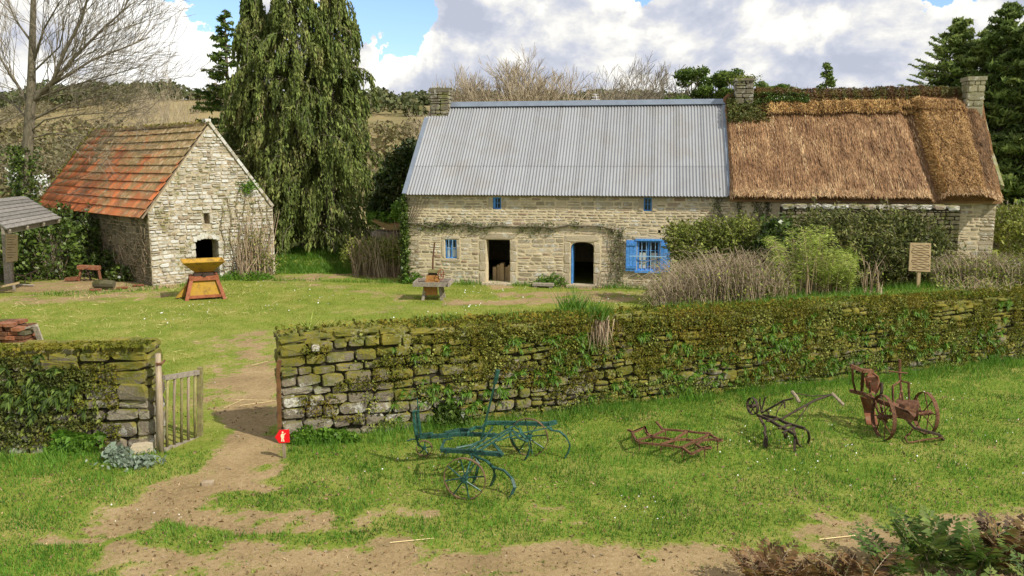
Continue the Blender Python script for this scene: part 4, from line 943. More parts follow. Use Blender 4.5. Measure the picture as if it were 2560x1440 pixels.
for pts in ([(1070, 490, .4), (1110, 560, .30), (1112, 640, .16), (1098, 720, .0)], [(1100, 590, .3), (1122, 640, .2), (1120, 720, .0)], [(1320, 560, .42), (1332, 640, .26), (1328, 740, .04), (1325, 755, .0)],
            [(1328, 600, .38), (1350, 680, .14), (1385, 712, 0)], [(1400, 568, .4), (1430, 590, .33), (1440, 640, .18), (1425, 688, 0)], [(1255, 610, .36), (1262, 640, .25), (1270, 610, .34)]):
    q2(pts, 0, 0, M_dkiron, 'hoe_tine', ho, flat_=(.032, .018))
for pts in ([(1080, 430, .5), (1070, 380, .65), (1072, 345, .75)], [(1085, 430, .5), (1100, 370, .65), (1112, 335, .75)], [(1075, 440, .5), (1130, 440, .45), (1135, 470, .4)]): q2(pts, 0, .012, M_dkiron, 'adjuster_rod', ho)
p = W(1540 + 1030 / 2.977, 880 + 530 / 2.977, 0) + UP * .13
wheel('wheel', p + Vector((-.02, .1, .18)), .17, Vector((.9, .3, 0)), ho, 6, M_dkiron, M_dkiron, .06, .04, .1, .012)

# potato lifter on two iron wheels
pl = thing('potato_digger', W(2245, 1075), 'big rusty two-wheeled potato digger with upright levers near the wall', 'farm machine')
def q3(pts, z0, rad, mat, name, **k): return poly([(2080 + p[0] / 5.144, 860 + p[1] / 5.144) + ((p[2],) if len(p) > 2 else ()) for p in pts], z0, rad, mat, name, pl, **k)
def pt3(x, y, z): return W(2080 + x / 5.144, 860 + y / 5.144, z)
gA, gB = pt3(640, 1215, 0), pt3(1180, 1140, 0)
wheel('wheel', Vector((gA.x, gA.y, .40)), .41, Vector((1, .05, 0)), pl, 8, M_rust, M_rust, .07, .05, .16, .011)
wheel('wheel', Vector((gB.x, gB.y, .38)), .39, Vector((1, .08, 0)), pl, 8, M_rust, M_rust, .07, .05, .2, .011)
ca, cb = Vector((gA.x, gA.y, .40)), Vector((gB.x, gB.y, .38))
m = MB(); m.tube([ca, cb], .03, 8); m.build('axle', M_rust, pl)
m = MB(); m.bar(pt3(760, 800, .62), pt3(1050, 960, .45), .22, .14); m.bar(pt3(900, 800, .7), pt3(1040, 860, .6), .16, .06); m.build('gear_housing', M_rust, pl)
m = MB(); c_ = ca.lerp(cb, .55) + UP * .1; m.tube([c_ - Vector((.17, -.08, 0)), c_ + Vector((.17, -.08, 0))], [.17, .19], 12); m.build('gear_drum', M_rust, pl)
q3([(240, 600, .55), (400, 640, .58), (560, 720, .6), (780, 800, .55)], 0, 0, M_rust, 'main_beam', flat_=(.05, .05)); q3([(500, 690, .62), (740, 770, .6), (1000, 980, .4)], 0, 0, M_rust, 'main_beam', flat_=(.04, .04))
m = MB(); a_ = [pt3(500, 350, 1.05), pt3(590, 420, 1.0), pt3(620, 560, .75), pt3(560, 660, .62), pt3(440, 560, .75), pt3(410, 440, .95)]; m.prism(a_, Vector((.03, .03, .0))); m.build('seat_shield', M_rustr, pl)['label'] = 'bent sheet iron shield, pale rust red'
q3([(240, 280, 1.2), (380, 340, 1.12), (510, 350, 1.08)], 0, 0, M_rust, 'top_bar', flat_=(.07, .05)); q3([(400, 350, 1.1), (390, 480, .85), (385, 600, .62)], 0, .025, M_rust, 'upright'); q3([(262, 300, 1.15), (270, 480, .85), (300, 600, .6)], 0, .018, M_rust, 'upright')
q3([(490, 480, .95), (490, 620, .7), (520, 700, .62)], 0, .018, M_rust, 'upright'); q3([(640, 500, .85), (640, 600, .72), (620, 700, .58)], 0, .022, M_dkiron, 'upright')
for pts, r_ in (([(870, 200, 1.32), (872, 400, 1.02), (890, 600, .75), (860, 780, .55)], .02), ([(780, 540, .9), (785, 700, .68), (800, 800, .55)], .017), ([(985, 490, .98), (990, 640, .76), (1000, 780, .58)], .017), ([(900, 620, .8), (915, 780, .58)], .014)): q3(pts, 0, r_, M_rust, 'lever')
q3([(735, 350, 1.1), (860, 365, 1.08), (970, 375, 1.05)], 0, .012, M_rust, 'lever_cross_arm'); q3([(780, 540, .9), (830, 510, .92), (880, 470, .95), (940, 490, .95), (985, 500, .95)], 0, .014, M_rust, 'lever_linkage')
q3([(980, 1000, .34), (1060, 1080, .24), (1250, 1130, .2), (1380, 1170, .15), (1430, 1225, .0)], 0, 0, M_dkiron, 'draw_bar', flat_=(.04, .03))
q3([(1040, 1090, .2), (1000, 1150, .1), (940, 1200, .05), (970, 1270, .03), (1050, 1260, .03), (1200, 1230, .06), (1420, 1200, .1)], 0, .013, M_rust, 'draw_chain'); q3([(430, 690, .5), (480, 860, .2), (520, 1040, .02)], 0, 0, M_rustr, 'share_plate', flat_=(.16, .02))
q3([(540, 720, .55), (600, 880, .38), (700, 1010, .3)], 0, 0, M_rust, 'fork_rod', flat_=(.03, .02)); q3([(610, 720, .55), (650, 900, .4), (700, 1000, .32)], 0, 0, M_rust, 'fork_rod', flat_=(.03, .02))

# ================================================================ yard machines
def frustum(m, c, a0, b0, z0, a1, b1, z1, ux, uy, cap=True):
    v = [c + ux * sx * a + uy * sy * b + UP * z for a, b, z in ((a0, b0, z0), (a1, b1, z1)) for sx, sy in ((-1, -1), (1, -1), (1, 1), (-1, 1))]
    f = [(0, 1, 5, 4), (1, 2, 6, 5), (2, 3, 7, 6), (3, 0, 4, 7)] + ([(0, 3, 2, 1), (4, 5, 6, 7)] if cap else []); m.add(v, f)
yc = W(512, 744); yc.z = 0; ux, uy = Vector((math.cos(R(24)), math.sin(R(24)), 0)), Vector((-math.sin(R(24)), math.cos(R(24)), 0))
cr = thing('apple_crusher', yc, 'yellow and red wooden crusher with square funnel hopper in front of the barn door', 'crusher')
m = MB(); frustum(m, yc, .58, .52, .10, .40, .36, .74, ux, uy); m.build('skirt_panels', M_yel, cr)
for sx, sy in ((-1, -1), (1, -1), (1, 1), (-1, 1)):
    m = MB(); a_ = yc + ux * sx * .66 + uy * sy * .60 - UP * .02; b_ = yc + ux * sx * .42 + uy * sy * .38 + UP * .80; m.bar(a_, b_, .12, .10, up=uy); m.build('leg', M_red, cr)
m = MB(); e = [yc + ux * -.62 + uy * -.57 + UP * .1]; m.prism([yc - ux * .68 - uy * .1 + UP * .10, yc - ux * .98 - uy * .2 + UP * .08, yc - ux * .60 - uy * .1 + UP * .52], uy * .35); m.build('chute_flap', M_yel, cr)
m = MB(); frustum(m, yc, .50, .46, .70, .50, .46, .84, ux, uy); m.build('top_band', M_red, cr)
m = MB()
for s_ in (-1, 1): m.bar(yc + ux * s_ * .61 - uy * .55 + UP * .13, yc + ux * s_ * .61 + uy * .55 + UP * .13, .05, .12)
for s_ in (-1, 1): m.bar(yc - ux * .6 + uy * s_ * .555 + UP * .13, yc + ux * .6 + uy * s_ * .555 + UP * .13, .05, .1)
m.build('base_rail', M_red, cr)
m = MB(); frustum(m, yc, .34, .3, .84, .3, .27, 1.0, ux, uy); m.build('throat', M_dkiron, cr)
m = MB(); frustum(m, yc, .30, .27, .98, .73, .66, 1.38, ux, uy, False); frustum(m, yc, .70, .63, 1.378, .27, .24, 1.0, ux, uy, False)
for s_ in (-1, 1): m.bar(yc + ux * s_ * .71 - uy * .66 + UP * 1.385, yc + ux * s_ * .71 + uy * .66 + UP * 1.385, .035, .02); m.bar(yc - ux * .73 + uy * s_ * .645 + UP * 1.384, yc + ux * .73 + uy * s_ * .645 + UP * 1.384, .035, .02)
m.build('hopper', M_yel, cr)
m = MB(); m.tube([yc + ux * .2 + UP * .92, yc + ux * .75 + UP * .92], .02, 6); m.tube([yc - uy * .3 + UP * .9, yc - uy * .48 + UP * .88], .07, 8); m.build('crank_shaft', M_dkiron, cr)

pc = W(1084, 748); ux, uy = Vector((1, -.05, 0)).normalized(), Vector((.05, 1, 0)).normalized()
pr = thing('cider_mill', pc, 'wooden cider mill with shallow tray, red hand wheel and tall post beside the farmhouse', 'cider mill')
for sx, sy in ((-1, -1), (1, -1), (1, 1), (-1, 1)):
    m = MB(); m.bar(pc + ux * sx * (.30 + .05) + uy * sy * .30 - UP * .03, pc + ux * sx * .26 + uy * sy * .26 + UP * .56, .10, .09, up=uy); m.build('leg', M_woodh, pr)
m = MB(); m.box(pc + UP * .36 - uy * .26 - ux * .06, ux * .24, uy * .06, UP * .16); m.build('apron_box', M_orange, pr)
tz = .56
m = MB(); m.box(pc + UP * tz, ux * .60, uy * .5, UP * .02); m.build('tray_floor', M_dkiron, pr)
for s_ in (-1, 1):
    m = MB(); m.bar(pc - ux * .66 + uy * s_ * .52 + UP * (tz + .06), pc + ux * .66 + uy * s_ * .52 + UP * (tz + .06), .05, .16); m.build('tray_side', M_woodh, pr)
    m = MB(); m.bar(pc + ux * s_ * .63 - uy * .6 + UP * (tz + .062), pc + ux * s_ * .63 + uy * .55 + UP * (tz + .062), .05, .15); m.build('tray_side', M_woodh, pr)
m = MB(); frustum(m, pc + ux * -.04, .26, .2, tz + .02, .17, .16, tz + .34, ux, uy); m.build('mill_body', M_orange, pr)
m = MB(); m.box(pc + UP * (tz + .38) - ux * .02, ux * .14, uy * .16, UP * .05); m.build('mill_block', M_dkiron, pr)
m = MB(); m.box(pc + UP * (tz + .48) + ux * .04, ux * .2, uy * .2, UP * .05); m.build('top_board', M_woodm, pr)
m = MB(); m.tube([pc + UP * (tz + .3) - ux * .02, pc + UP * (tz + .95), pc + UP * 2.08 + ux * .07], [.035, .03, .028], 6); m.build('upright_post', M_rust, pr)
wheel('hand_wheel', pc + ux * .30 - uy * .1 + UP * (tz + .36), .21, Vector((1, -.45, 0)), pr, 5, M_rustr, M_red, .03, .03, .08, .012)
m = MB(); m.tube([pc + ux * .1 + UP * (tz + .36), pc + ux * .3 + UP * (tz + .36), pc + ux * .46 + UP * (tz + .34)], .015, 6); m.build('crank', M_rust, pr)

# shelter at the left edge
A_, B_, C_, D_ = Vector((-17.4, 31.7, 2.76)), Vector((-16.9, 27.4, 2.70)), PY(63, 492, 32.3), PY(-75, 512, 28.0)
D_.z = C_.z
shl = thing('open_shelter', Vector((-19, 30, 0)), 'open lean-to shelter with grey overlapping roof boards at the left edge', 'shelter')
N7 = 8
for k in range(N7):
    f0, f1 = k / N7, (k + 1.25) / N7; a0, b0, a1, b1 = A_.lerp(C_, f0), B_.lerp(D_, f0), A_.lerp(C_, min(f1, 1.03)), B_.lerp(D_, min(f1, 1.03))
    nn = (b0 - a0).cross(a1 - a0).normalized(); nn = nn if nn.z > 0 else -nn
    m = MB(); l0 = .05; m.add([a0 + nn * l0, b0 + nn * l0, b1 + nn * .01, a1 + nn * .01, a0 + nn * (l0 - .035), b0 + nn * (l0 - .035), b1 - nn * .02, a1 - nn * .02], [(0, 1, 2, 3), (4, 7, 6, 5), (0, 4, 5, 1), (1, 5, 6, 2), (2, 6, 7, 3), (3, 7, 4, 0)]); m.build('roof_board', M_shing, shl)
for k in range(4):
    m = MB(); f_ = .05 + .3 * k; m.bar(A_.lerp(B_, f_) - UP * .09, C_.lerp(D_, f_) - UP * .09, .07, .11); m.build('rafter', M_woodh, shl)
m = MB(); m.bar(A_.lerp(C_, .12) - UP * .2, B_.lerp(D_, .12) - UP * .2, .1, .14); m.build('wall_plate', M_woodh, shl)
pb = W(24, 714); m = MB(); m.bar(pb - UP * .05, Vector((pb.x + .1, pb.y, 2.85)), .34, .12, up=(0, 1, 0)); m.build('post', M_woodh, shl)
for P_ in (Vector((-22.5, 32, 0)), Vector((-20.6, 28.0, 0))): m = MB(); m.bar(P_, P_ + UP * 3.0, .16, .16, up=(0, 1, 0)); m.build('post', M_woodh, shl)
m = MB(); q = [PY(x, y, pb.y - .12) for x, y in ((14, 585), (44, 586), (44, 652), (14, 656))]; m.prism(q, Vector((0, .03, 0))); ib = m.build('notice_board', M_board, shl)
m = MB()
for k in range(9):
    y_ = 592 + k * 6.4; m.prism([PY(x, yy, pb.y - .124) for x, yy in ((18, y_), (40 - (k % 3) * 4, y_), (40 - (k % 3) * 4, y_ + 1.2), (18, y_ + 1.2))], Vector((0, .003, 0)))
m.build('notice_lines', M_ink, ib)
bp = W(15, 735); bn = thing('bench', bp, 'low plank bench under the shelter at the left edge', 'bench')
m = MB(); m.bar(PY(-60, 729, bp.y), PY(44, 708, bp.y + .2), .34, .06); m.build('seat', M_board, bn)
for x, yb in ((-10, 738), (36, 726)): q = W(x, yb); m = MB(); m.bar(q, q + UP * .25, .07, .07, up=(0, 1, 0)); m.build('leg', M_woodh, bn)
lg = W(60, 712); m = MB(); m.tube([W(45, 714) + UP * .04, W(85, 716) + UP * .04], .04, 6); prop(m.build('pole', M_woodh), 'thin pale pole lying on the earth beside the bench', 'pole')
m = MB(); b_ = W(62, 705); m.tube([b_, b_ + UP * .3 + Vector((.1, 0, 0)), b_ + UP * .5 + Vector((.6, 0, 0))], .03, 5); m.tube([b_ + Vector((.25, 0, 0)), b_ + UP * .35 + Vector((.28, 0, 0))], .025, 5); m.tube([b_ + UP * .25, b_ + UP * .3 + Vector((-.5, .1, 0))], .03, 5); prop(m.build('iron_drag', M_dkiron), 'dark bent iron implement standing behind the bench by the shelter post', 'farm tool')

# red wheelbarrow-like machine by the barn, log block
rb = W(226, 703); rm = thing('root_cutter', rb, 'small rusty red hand machine standing against the dark side wall of the barn', 'farm machine')
m = MB(); m.bar(rb + Vector((-.45, 0, .60)), rb + Vector((.42, 0, .56)), .26, .16); m.build('hopper', M_rustr, rm)
for x0, x1 in ((-.35, -.42), (.38, .5)): m = MB(); m.bar(rb + Vector((x1, -.1, 0)), rb + Vector((x0, 0, .55)), .07, .07, up=(0, 1, 0)); m.build('leg', M_rustr, rm)
for x0, x1 in ((-.2, -.1), (.2, .3)): m = MB(); m.bar(rb + Vector((x1, .25, 0)), rb + Vector((x0, .1, .55)), .06, .06, up=(0, 1, 0)); m.build('leg', M_dkiron, rm)
wheel('fly_wheel', rb + Vector((-.02, -.12, .32)), .24, Vector((.3, -1, 0)), rm, 6, M_dkiron, M_dkiron, .05, .05, .1, .014)
m = MB(); m.bar(rb + Vector((-.95, -.1, .1)), rb + Vector((-.45, -.1, .14)), .2, .14); m.build('fallen_chute', M_rustr, rm)
lb = W(262, 722); lt_ = thing('stone_trough', lb, 'short dark log-like block lying on the earth beside the barn corner', 'block')
m = MB(); m.tube([lb + Vector((-.42, .05, .17)), lb + Vector((-.1, 0, .2)), lb + Vector((.38, 0, .18))], [.15, .18, .15], 9); m.build('block', M_barnside, lt_)
for k, (x, y) in enumerate(((238, 727), (305, 722), (345, 716))): m = MB(); p = W(x, y); m.bar(p + Vector((-.2, 0, .04)), p + Vector((.2, .05, .05)), .16, .06); prop(m.build('broken_tile', M_rustr), ('orange broken tile left of the dark block', 'orange broken tile just right of the dark block', 'orange broken tile nearest the barn corner')[k], 'tile', 'broken tiles by the barn')

# pile of old tiles on the left
tp = W(48, 868); tp.z = 0; tg = thing('brick_pile', tp, 'pile of old reddish bricks and slabs with a leaning pale plank at the left edge', 'pile')
for r in range(6):
    n_ = 6 - (r > 4); zz = .06 + r * .115
    for k in range(n_):
        for dpt in range(2):
            x = -.78 + k * .24 + (r % 2) * .07 + random.uniform(-.03, .03) - r * .03
            if x > .42 - .07 * r: continue
            c = tp + Vector((x, dpt * .35 + random.uniform(-.05, .05), zz)); a_ = R(random.uniform(-12, 12)); m = MB()
            m.box(c, Vector((math.cos(a_), math.sin(a_), random.uniform(-.06, .06))) * .115, Vector((-math.sin(a_), math.cos(a_), 0)) * .16, UP * .045); m.build('brick', random.choice((M_rustr, M_rustr, M_rust, M_barnside)), tg)
m = MB(); m.bar(W(106, 864), PY(88, 815, tp.y + .05), .14, .06, up=(0, 1, 0)); m.build('leaning_plank', M_woodh, tg)
m = MB(); m.bar(PY(38, 828, tp.y + .1), PY(92, 812, tp.y + .1), .12, .05); m.build('top_plank', M_woodh, tg)
m = MB(); m.box(tp + Vector((-1.0, .3, .72)), Vector((.25, .05, .02)), Vector((-.03, .2, 0)), UP * .05); m.build('slab', M_rustr, tg)

# wooden reading board behind the wall
IY = 23.6; ip = PY(2297, 714, IY); ip.z = HZ(ip.x, IY)
isg = thing('reading_board', ip, 'square wooden board with carved wavy lines on a pale post behind the right wall', 'sign')
m = MB(); m.bar(Vector((ip.x, IY + .03, ip.z - .1)), PY(2298, 650, IY + .03), .09, .07, up=(0, 1, 0)); m.build('post', M_board, isg)
q = [PY(x, y, IY - .03) for x, y in ((2272, 677), (2326, 680), (2328, 608), (2276, 607))]; m = MB(); m.prism(q[::-1], Vector((0, .035, 0))); pnl = m.build('panel', M_board, isg)
for k in range(11):
    y_ = 614 + k * 5.9; pts = [PY(2281 + i * 4.1, y_ + 1.2 * math.sin(i * 1.1 + k * 2.1), IY - .034) for i in range(11)]; m = MB(); m.tube(pts, .0065, 4); m.build('carved_line', M_ink, isg)
    if k % 2 == 0 and k < 10: m = MB(); x_ = 2322 if k % 4 == 0 else 2281; m.tube([PY(x_, y_, IY - .034), PY(x_ + (2 if x_ > 2300 else -2), y_ + 3, IY - .034), PY(x_, y_ + 5.9, IY - .034)], .0065, 4); m.build('carved_line', M_ink, isg)

# aerial, plank by the door, sticks in the doorway, shed, tarp, cable
ap = H(8.1, 7.2, 4.6); m = MB(); m.tube([ap, PY(1489, 236, ap.y)], .02, 5)
tpv = PY(1489, 236, ap.y)
for k, dz_ in enumerate((0, -.12, -.24, -.36)): m.tube([tpv + Vector((-.12 - .04 * k, 0, dz_)), tpv + Vector((.12 + .04 * k, 0, dz_))], .014, 4)
prop(m.build('aerial', M_white), 'small pale television aerial poking up behind the metal roof ridge', 'aerial')
m = MB(); m.box(H(5.75, -.5, .12), HU * .42, HV * .14, UP * .05); m.box(H(5.45, -.5, .04), HU * .06, HV * .12, UP * .05); m.box(H(6.05, -.5, .04), HU * .06, HV * .12, UP * .05); prop(m.build('low_plank_bench', M_woodh), 'low weathered plank bench between the two doorways', 'bench')
for k in range(6):
    a_ = H(7.85 + k * .15, -.35 + .1 * (k % 2), 0); m = MB(); b_ = a_ + Vector((random.uniform(-.15, .15), 0, random.uniform(.4, .85))); m.tube([a_, a_.lerp(b_, .55), b_, b_ + Vector((.08 * (-1) ** k, 0, .1))], [.018, .014, .01, .006], 4)
    m.tube([a_.lerp(b_, .55), a_.lerp(b_, .55) + Vector((-.12 * (-1) ** k, 0, .16))], .008, 4)
    prop(m.build('bare_stick', M_twigd), ('leftmost', 'second from the left', 'third from the left', 'fourth from the left', 'fifth from the left', 'rightmost')[k] + ' of the bare forked sticks set across the arched doorway', 'stick', 'sticks across the arched doorway')
sb = PY(972, 600, 37.5); sb.z = 0; sd = thing('garden_shed', sb, 'low dark shed with mossy rust-brown roof between the conifer and the farmhouse', 'shed')
sz = PY(972, 552, 37.5).z; m = MB(); m.box(sb + UP * (sz - .45) / 2, Vector((.62, -.05, 0)), Vector((.05, .7, 0)), UP * (sz - .45) / 2); m.build('wall', M_woodh, sd)
m = MB(); m.add([PY(926, 551, 37.2), PY(965, 543, 38.6), PY(1020, 545, 38.6), PY(1020, 575, 36.4), PY(968, 575, 36.4)], [(0, 4, 3, 2, 1)]); m.build('roof', simple('mossy_rust_roof', (.16, .07, .03), (.17, .16, .04), 5, .9), sd)
tb = H(23.6, -.5, 0); tb = PY(2530, 640, 29.5); tb.z = 0
tt = thing('tarp_heap', tb, 'heap under black and white sheeting at the right corner of the farmhouse', 'heap')
C = inblob([((tb.x, tb.y, 1.0), (.75, .6, .75))], 260, .95, .12); m = MB()
nth, nph = 14, 9; vs = []
for i in range(nph):
    for j_ in range(nth):
        th_, ph_ = 2 * math.pi * j_ / nth, math.pi / 2 * i / (nph - 1); rr = 1 + .2 * math.sin(3 * th_ + i) + random.uniform(-.06, .06)
        vs.append(Vector((tb.x + 1.1 * rr * math.cos(th_) * math.cos(ph_), tb.y + .7 * rr * math.sin(th_) * math.cos(ph_), 1.42 * math.sin(ph_) + .0)))
fs = [(i * nth + j_, i * nth + (j_ + 1) % nth, (i + 1) * nth + (j_ + 1) % nth, (i + 1) * nth + j_) for i in range(nph - 1) for j_ in range(nth)]
m.add(vs, fs); m.build('black_sheet', M_black, tt); m = MB(); m.add([v + Vector((0, -.03, .03)) for v in vs], [f for f in fs if random.random() < .22]); m.build('white_sheet', M_white, tt)
# ================================================================ trees
def grow_tree(mbT, mbC, p, d, L, r, lev, maxlev, spread=.5, bend=.16, up=.12, kids=(3, 4), thr=2, shrink=(.62, .8), minr=.008):
    n = 4 if lev < 2 else 3; pts = [p]; q = p; dd = d.copy()
    for i in range(n):
        dd = (dd + Vector(rdir(1)[0]) * bend + UP * up * .5).normalized(); q = q + dd * L / n; pts.append(q)
    rr = [max(minr, r * (1 - .5 * i / n)) for i in range(n + 1)]; mb = mbT if lev < thr else mbC; mb.cur = random.random()
    mb.tube(pts, rr, 6 if lev < 2 else 3, cap=False)
    if lev >= maxlev: return
    k = random.randint(*kids)
    for i in range(k):
        f = .35 + .65 * (i + 1) / k if lev else .45 + .55 * (i + 1) / k; j = min(n - 1, int(f * n)); b = pts[j].lerp(pts[j + 1], f * n - j if j < n else 1) if f < 1 else pts[-1]
        az = random.uniform(0, 2 * math.pi); x = dd.orthogonal().normalized(); y = dd.cross(x); s_ = spread * random.uniform(.6, 1.25) * (.6 if i == k - 1 else 1)
        nd = (dd * math.cos(s_) + (x * math.cos(az) + y * math.sin(az)) * math.sin(s_) + UP * up).normalized()
        grow_tree(mbT, mbC, b, nd, L * random.uniform(*shrink), r * .58, lev + 1, maxlev, spread, bend, up, kids, thr, shrink, minr)
def bare_tree(base, ht, label, seed, maxlev=5, r=.2, name='bare_tree', group=None, mat=M_twigd, bmat=M_bark, d=(0, 0, 1), frac=.36, **k):
    random.seed(seed); RS.seed(seed); b = Vector(base); t = thing(name, b, label, 'tree', group); T, Cc = MB(), MB()
    grow_tree(T, Cc, b - UP * .2, Vector(d).normalized(), ht * frac, r, 0, maxlev, **k)
    k_ = ht / max(v[2] - b.z for v in Cc.v)
    for q_ in (T, Cc): q_.v = [(b.x + (x - b.x) * k_, b.y + (y - b.y) * k_, b.z + (z - b.z) * k_) for x, y, z in q_.v]
    T.build('trunk', bmat, t, smooth=True); Cc.build('crown', mat, t); return t
# big bare tree on the left: tall trunk with sweeping limbs
TY = 35.5; tb = PY(72, 640, TY); tb.z = 0
def TP(x, y, dy=0): return PY(x, y, TY + dy)
lt = thing('bare_tree', tb, 'tall leafless tree at the far left with ivy-clad lower trunk and limbs over the barn', 'tree'); T, Cc = MB(), MB()
T.tube([tb - UP * .2, TP(62, 480), TP(72, 330), TP(78, 240), TP(80, 120), TP(83, 20), TP(88, -120)], [.28, .25, .22, .19, .13, .11, .08], 8)
limbs = [([(78, 255), (130, 205), (165, 130), (200, 55), (225, -20)], .13), ([(80, 265), (120, 220), (190, 140), (265, 65), (330, 10)], .12), ([(80, 300), (150, 265), (240, 240), (330, 232)], .07), ([(78, 240), (140, 205), (230, 150), (330, 110), (372, 95)], .09),
         ([(75, 262), (40, 210), (10, 160), (-20, 110)], .1), ([(72, 300), (30, 260), (-30, 235)], .07), ([(82, 150), (110, 70), (150, 0)], .08), ([(80, 110), (40, 50), (10, -10)], .07), ([(72, 345), (130, 330), (200, 345), (240, 335)], .05), ([(74, 330), (110, 300), (180, 290), (260, 280), (320, 285)], .05),
         ([(62, 470), (110, 468), (170, 450), (250, 430)], .035), ([(80, 180), (150, 120), (170, 40)], .06), ([(78, 250), (170, 215), (270, 190), (350, 165)], .06), ([(75, 270), (20, 300), (-40, 320)], .05)]
random.seed(3); RS.seed(3)
for pts, r_ in limbs:
    dy = random.uniform(-2.2, 2.2); k = len(pts); P_ = [TP(x + random.uniform(-3, 3), y + random.uniform(-3, 3), dy * i / k) for i, (x, y) in enumerate(pts)]
    r_ *= .78; T.tube(P_, [r_ * (1 - .7 * i / (k - 1)) for i in range(k)], 6, False)
    for i in range(1, k):
        for s_ in range(5 if r_ > .045 else 3):
            a = P_[i - 1].lerp(P_[i], random.random()); dd = (P_[i] - P_[i - 1]).normalized(); nd = (dd + Vector(rdir(1)[0]) * .55 + UP * .08).normalized()
            grow_tree(T, Cc, a, nd, random.uniform(1.3, 2.4) * (1.1 - .1 * i), r_ * .30, 3, 6, .42, .2, .05, (2, 3), 2, (.6, .8), .0065)
T.build('trunk', M_bark, lt, smooth=True); Cc.build('crown', M_twigd, lt)
n = 5200; zz = RS.rand(n) * 5.6; C = np.stack([tb.x + RS.normal(size=n) * .30 + .1 * (zz / 5), np.full(n, tb.y) + RS.normal(size=n) * .3, zz], 1); V, Fc = leaves(C, .13, .10); npmesh('ivy', V, Fc, G_ivy, lt, rnd=cluster_rnd(C))
bush('ivy_thicket', 'dark ivy thicket around the foot of the tall leafless tree', 'bush', [((-19.6, 34.5, 1.2), (1.7, .8, 1.9)), ((-21.5, 34, 1.0), (1.5, .8, 1.8)), ((-23.4, 34, 1.0), (1.4, .8, 2.3))], 6000, .16, .12, G_ivy, stems=90)
bush('ivy_growth', 'ivy growth covering the far end of the barn side wall', 'climber', [((-18.6, 36.0, 1.3), (.7, .35, 1.5)), ((-17.4, 35.0, .4), (.9, .35, .7)), ((-16.2, 33.9, .25), (.8, .3, .4)), ((-20.2, 37.3, 1.5), (.9, .4, 1.5))], 5500, .12, .10, G_ivy, stems=12)
bush('white_blossom_shrub', 'shrub with white blossom at the left corner of the tiled roof', 'bush', [((-24.2, 42.2, 3.6), (.8, .6, .7)), ((-25.3, 42.5, 4.0), (.5, .5, .6))], 420, .13, .11, M_daisy, stems=20, ground=True)
# distant bare trees left of the conifer
for k, (x, top, bot, Yd, lab) in enumerate(((420, 190, 330, 70, 'pale leafless tree behind the tiled roof, left of two'), (470, 150, 340, 66, 'pale leafless tree behind the tiled roof, next to the conifer'), (545, 170, 330, 62, 'brownish leafless tree touching the left side of the big conifer'), (370, 190, 320, 74, 'faint leafless tree behind the middle of the tiled roof'))):
    b = PY(x, bot, Yd); z0 = HZ(b.x, Yd); bare_tree((b.x, Yd, z0), PY(x, top, Yd).z - z0, lab, 40 + k, 5, .14, 'leafless_tree', 'leafless trees behind the barn', M_dead if k == 2 else M_twig, M_bark, frac=.46, spread=.42, up=.12, kids=(3, 3), minr=.013)
# row behind the metal roof
row = [(1258, 128, 80, .22, 'wide leafless tree behind the left part of the metal roof'), (1190, 170, 84, .14, 'low spreading leafless tree right of the left chimney'), (1345, 145, 78, .18, 'leafless tree behind the middle-left of the metal roof'), (1420, 180, 86, .12, 'faint leafless tree behind the middle of the metal roof'),
       (1495, 185, 82, .12, 'small leafless tree beside the aerial'), (1590, 148, 80, .17, 'dark leafless tree with clear trunk behind the right part of the roof'), (1650, 175, 84, .13, 'leafless tree just left of the pines'), (1530, 172, 88, .12, 'slender leafless tree left of the dark one'), (1100, 200, 90, .1, 'thin leafless tree left of the left chimney'), (1290, 170, 90, .12, 'leafless tree partly hidden by the wide one'), (1385, 165, 92, .12, 'slender leafless tree behind the roof centre'), (1455, 195, 92, .1, 'short leafless tree behind the roof centre'), (1990, 215, 100, .1, 'faint leafless tree left of the lone pine')]
for k, (x, top, Yd, r_, lab) in enumerate(row):
    b = PY(x, 400, Yd); z0 = HZ(b.x, Yd) ; dark = k in (5, 6, 7); bare_tree((b.x, Yd, z0), (PY(x, top, Yd).z - z0) * 1.04, lab, 70 + k, 6 if r_ > .13 else 5, r_ * 1.6, 'leafless_tree', 'leafless trees behind the farmhouse', M_twigd if dark else M_twig, M_barkg, frac=.40, spread=.62 if not dark else .7, up=.10, kids=(3, 4) if r_ > .13 else (3, 3), minr=.021, bend=.16)
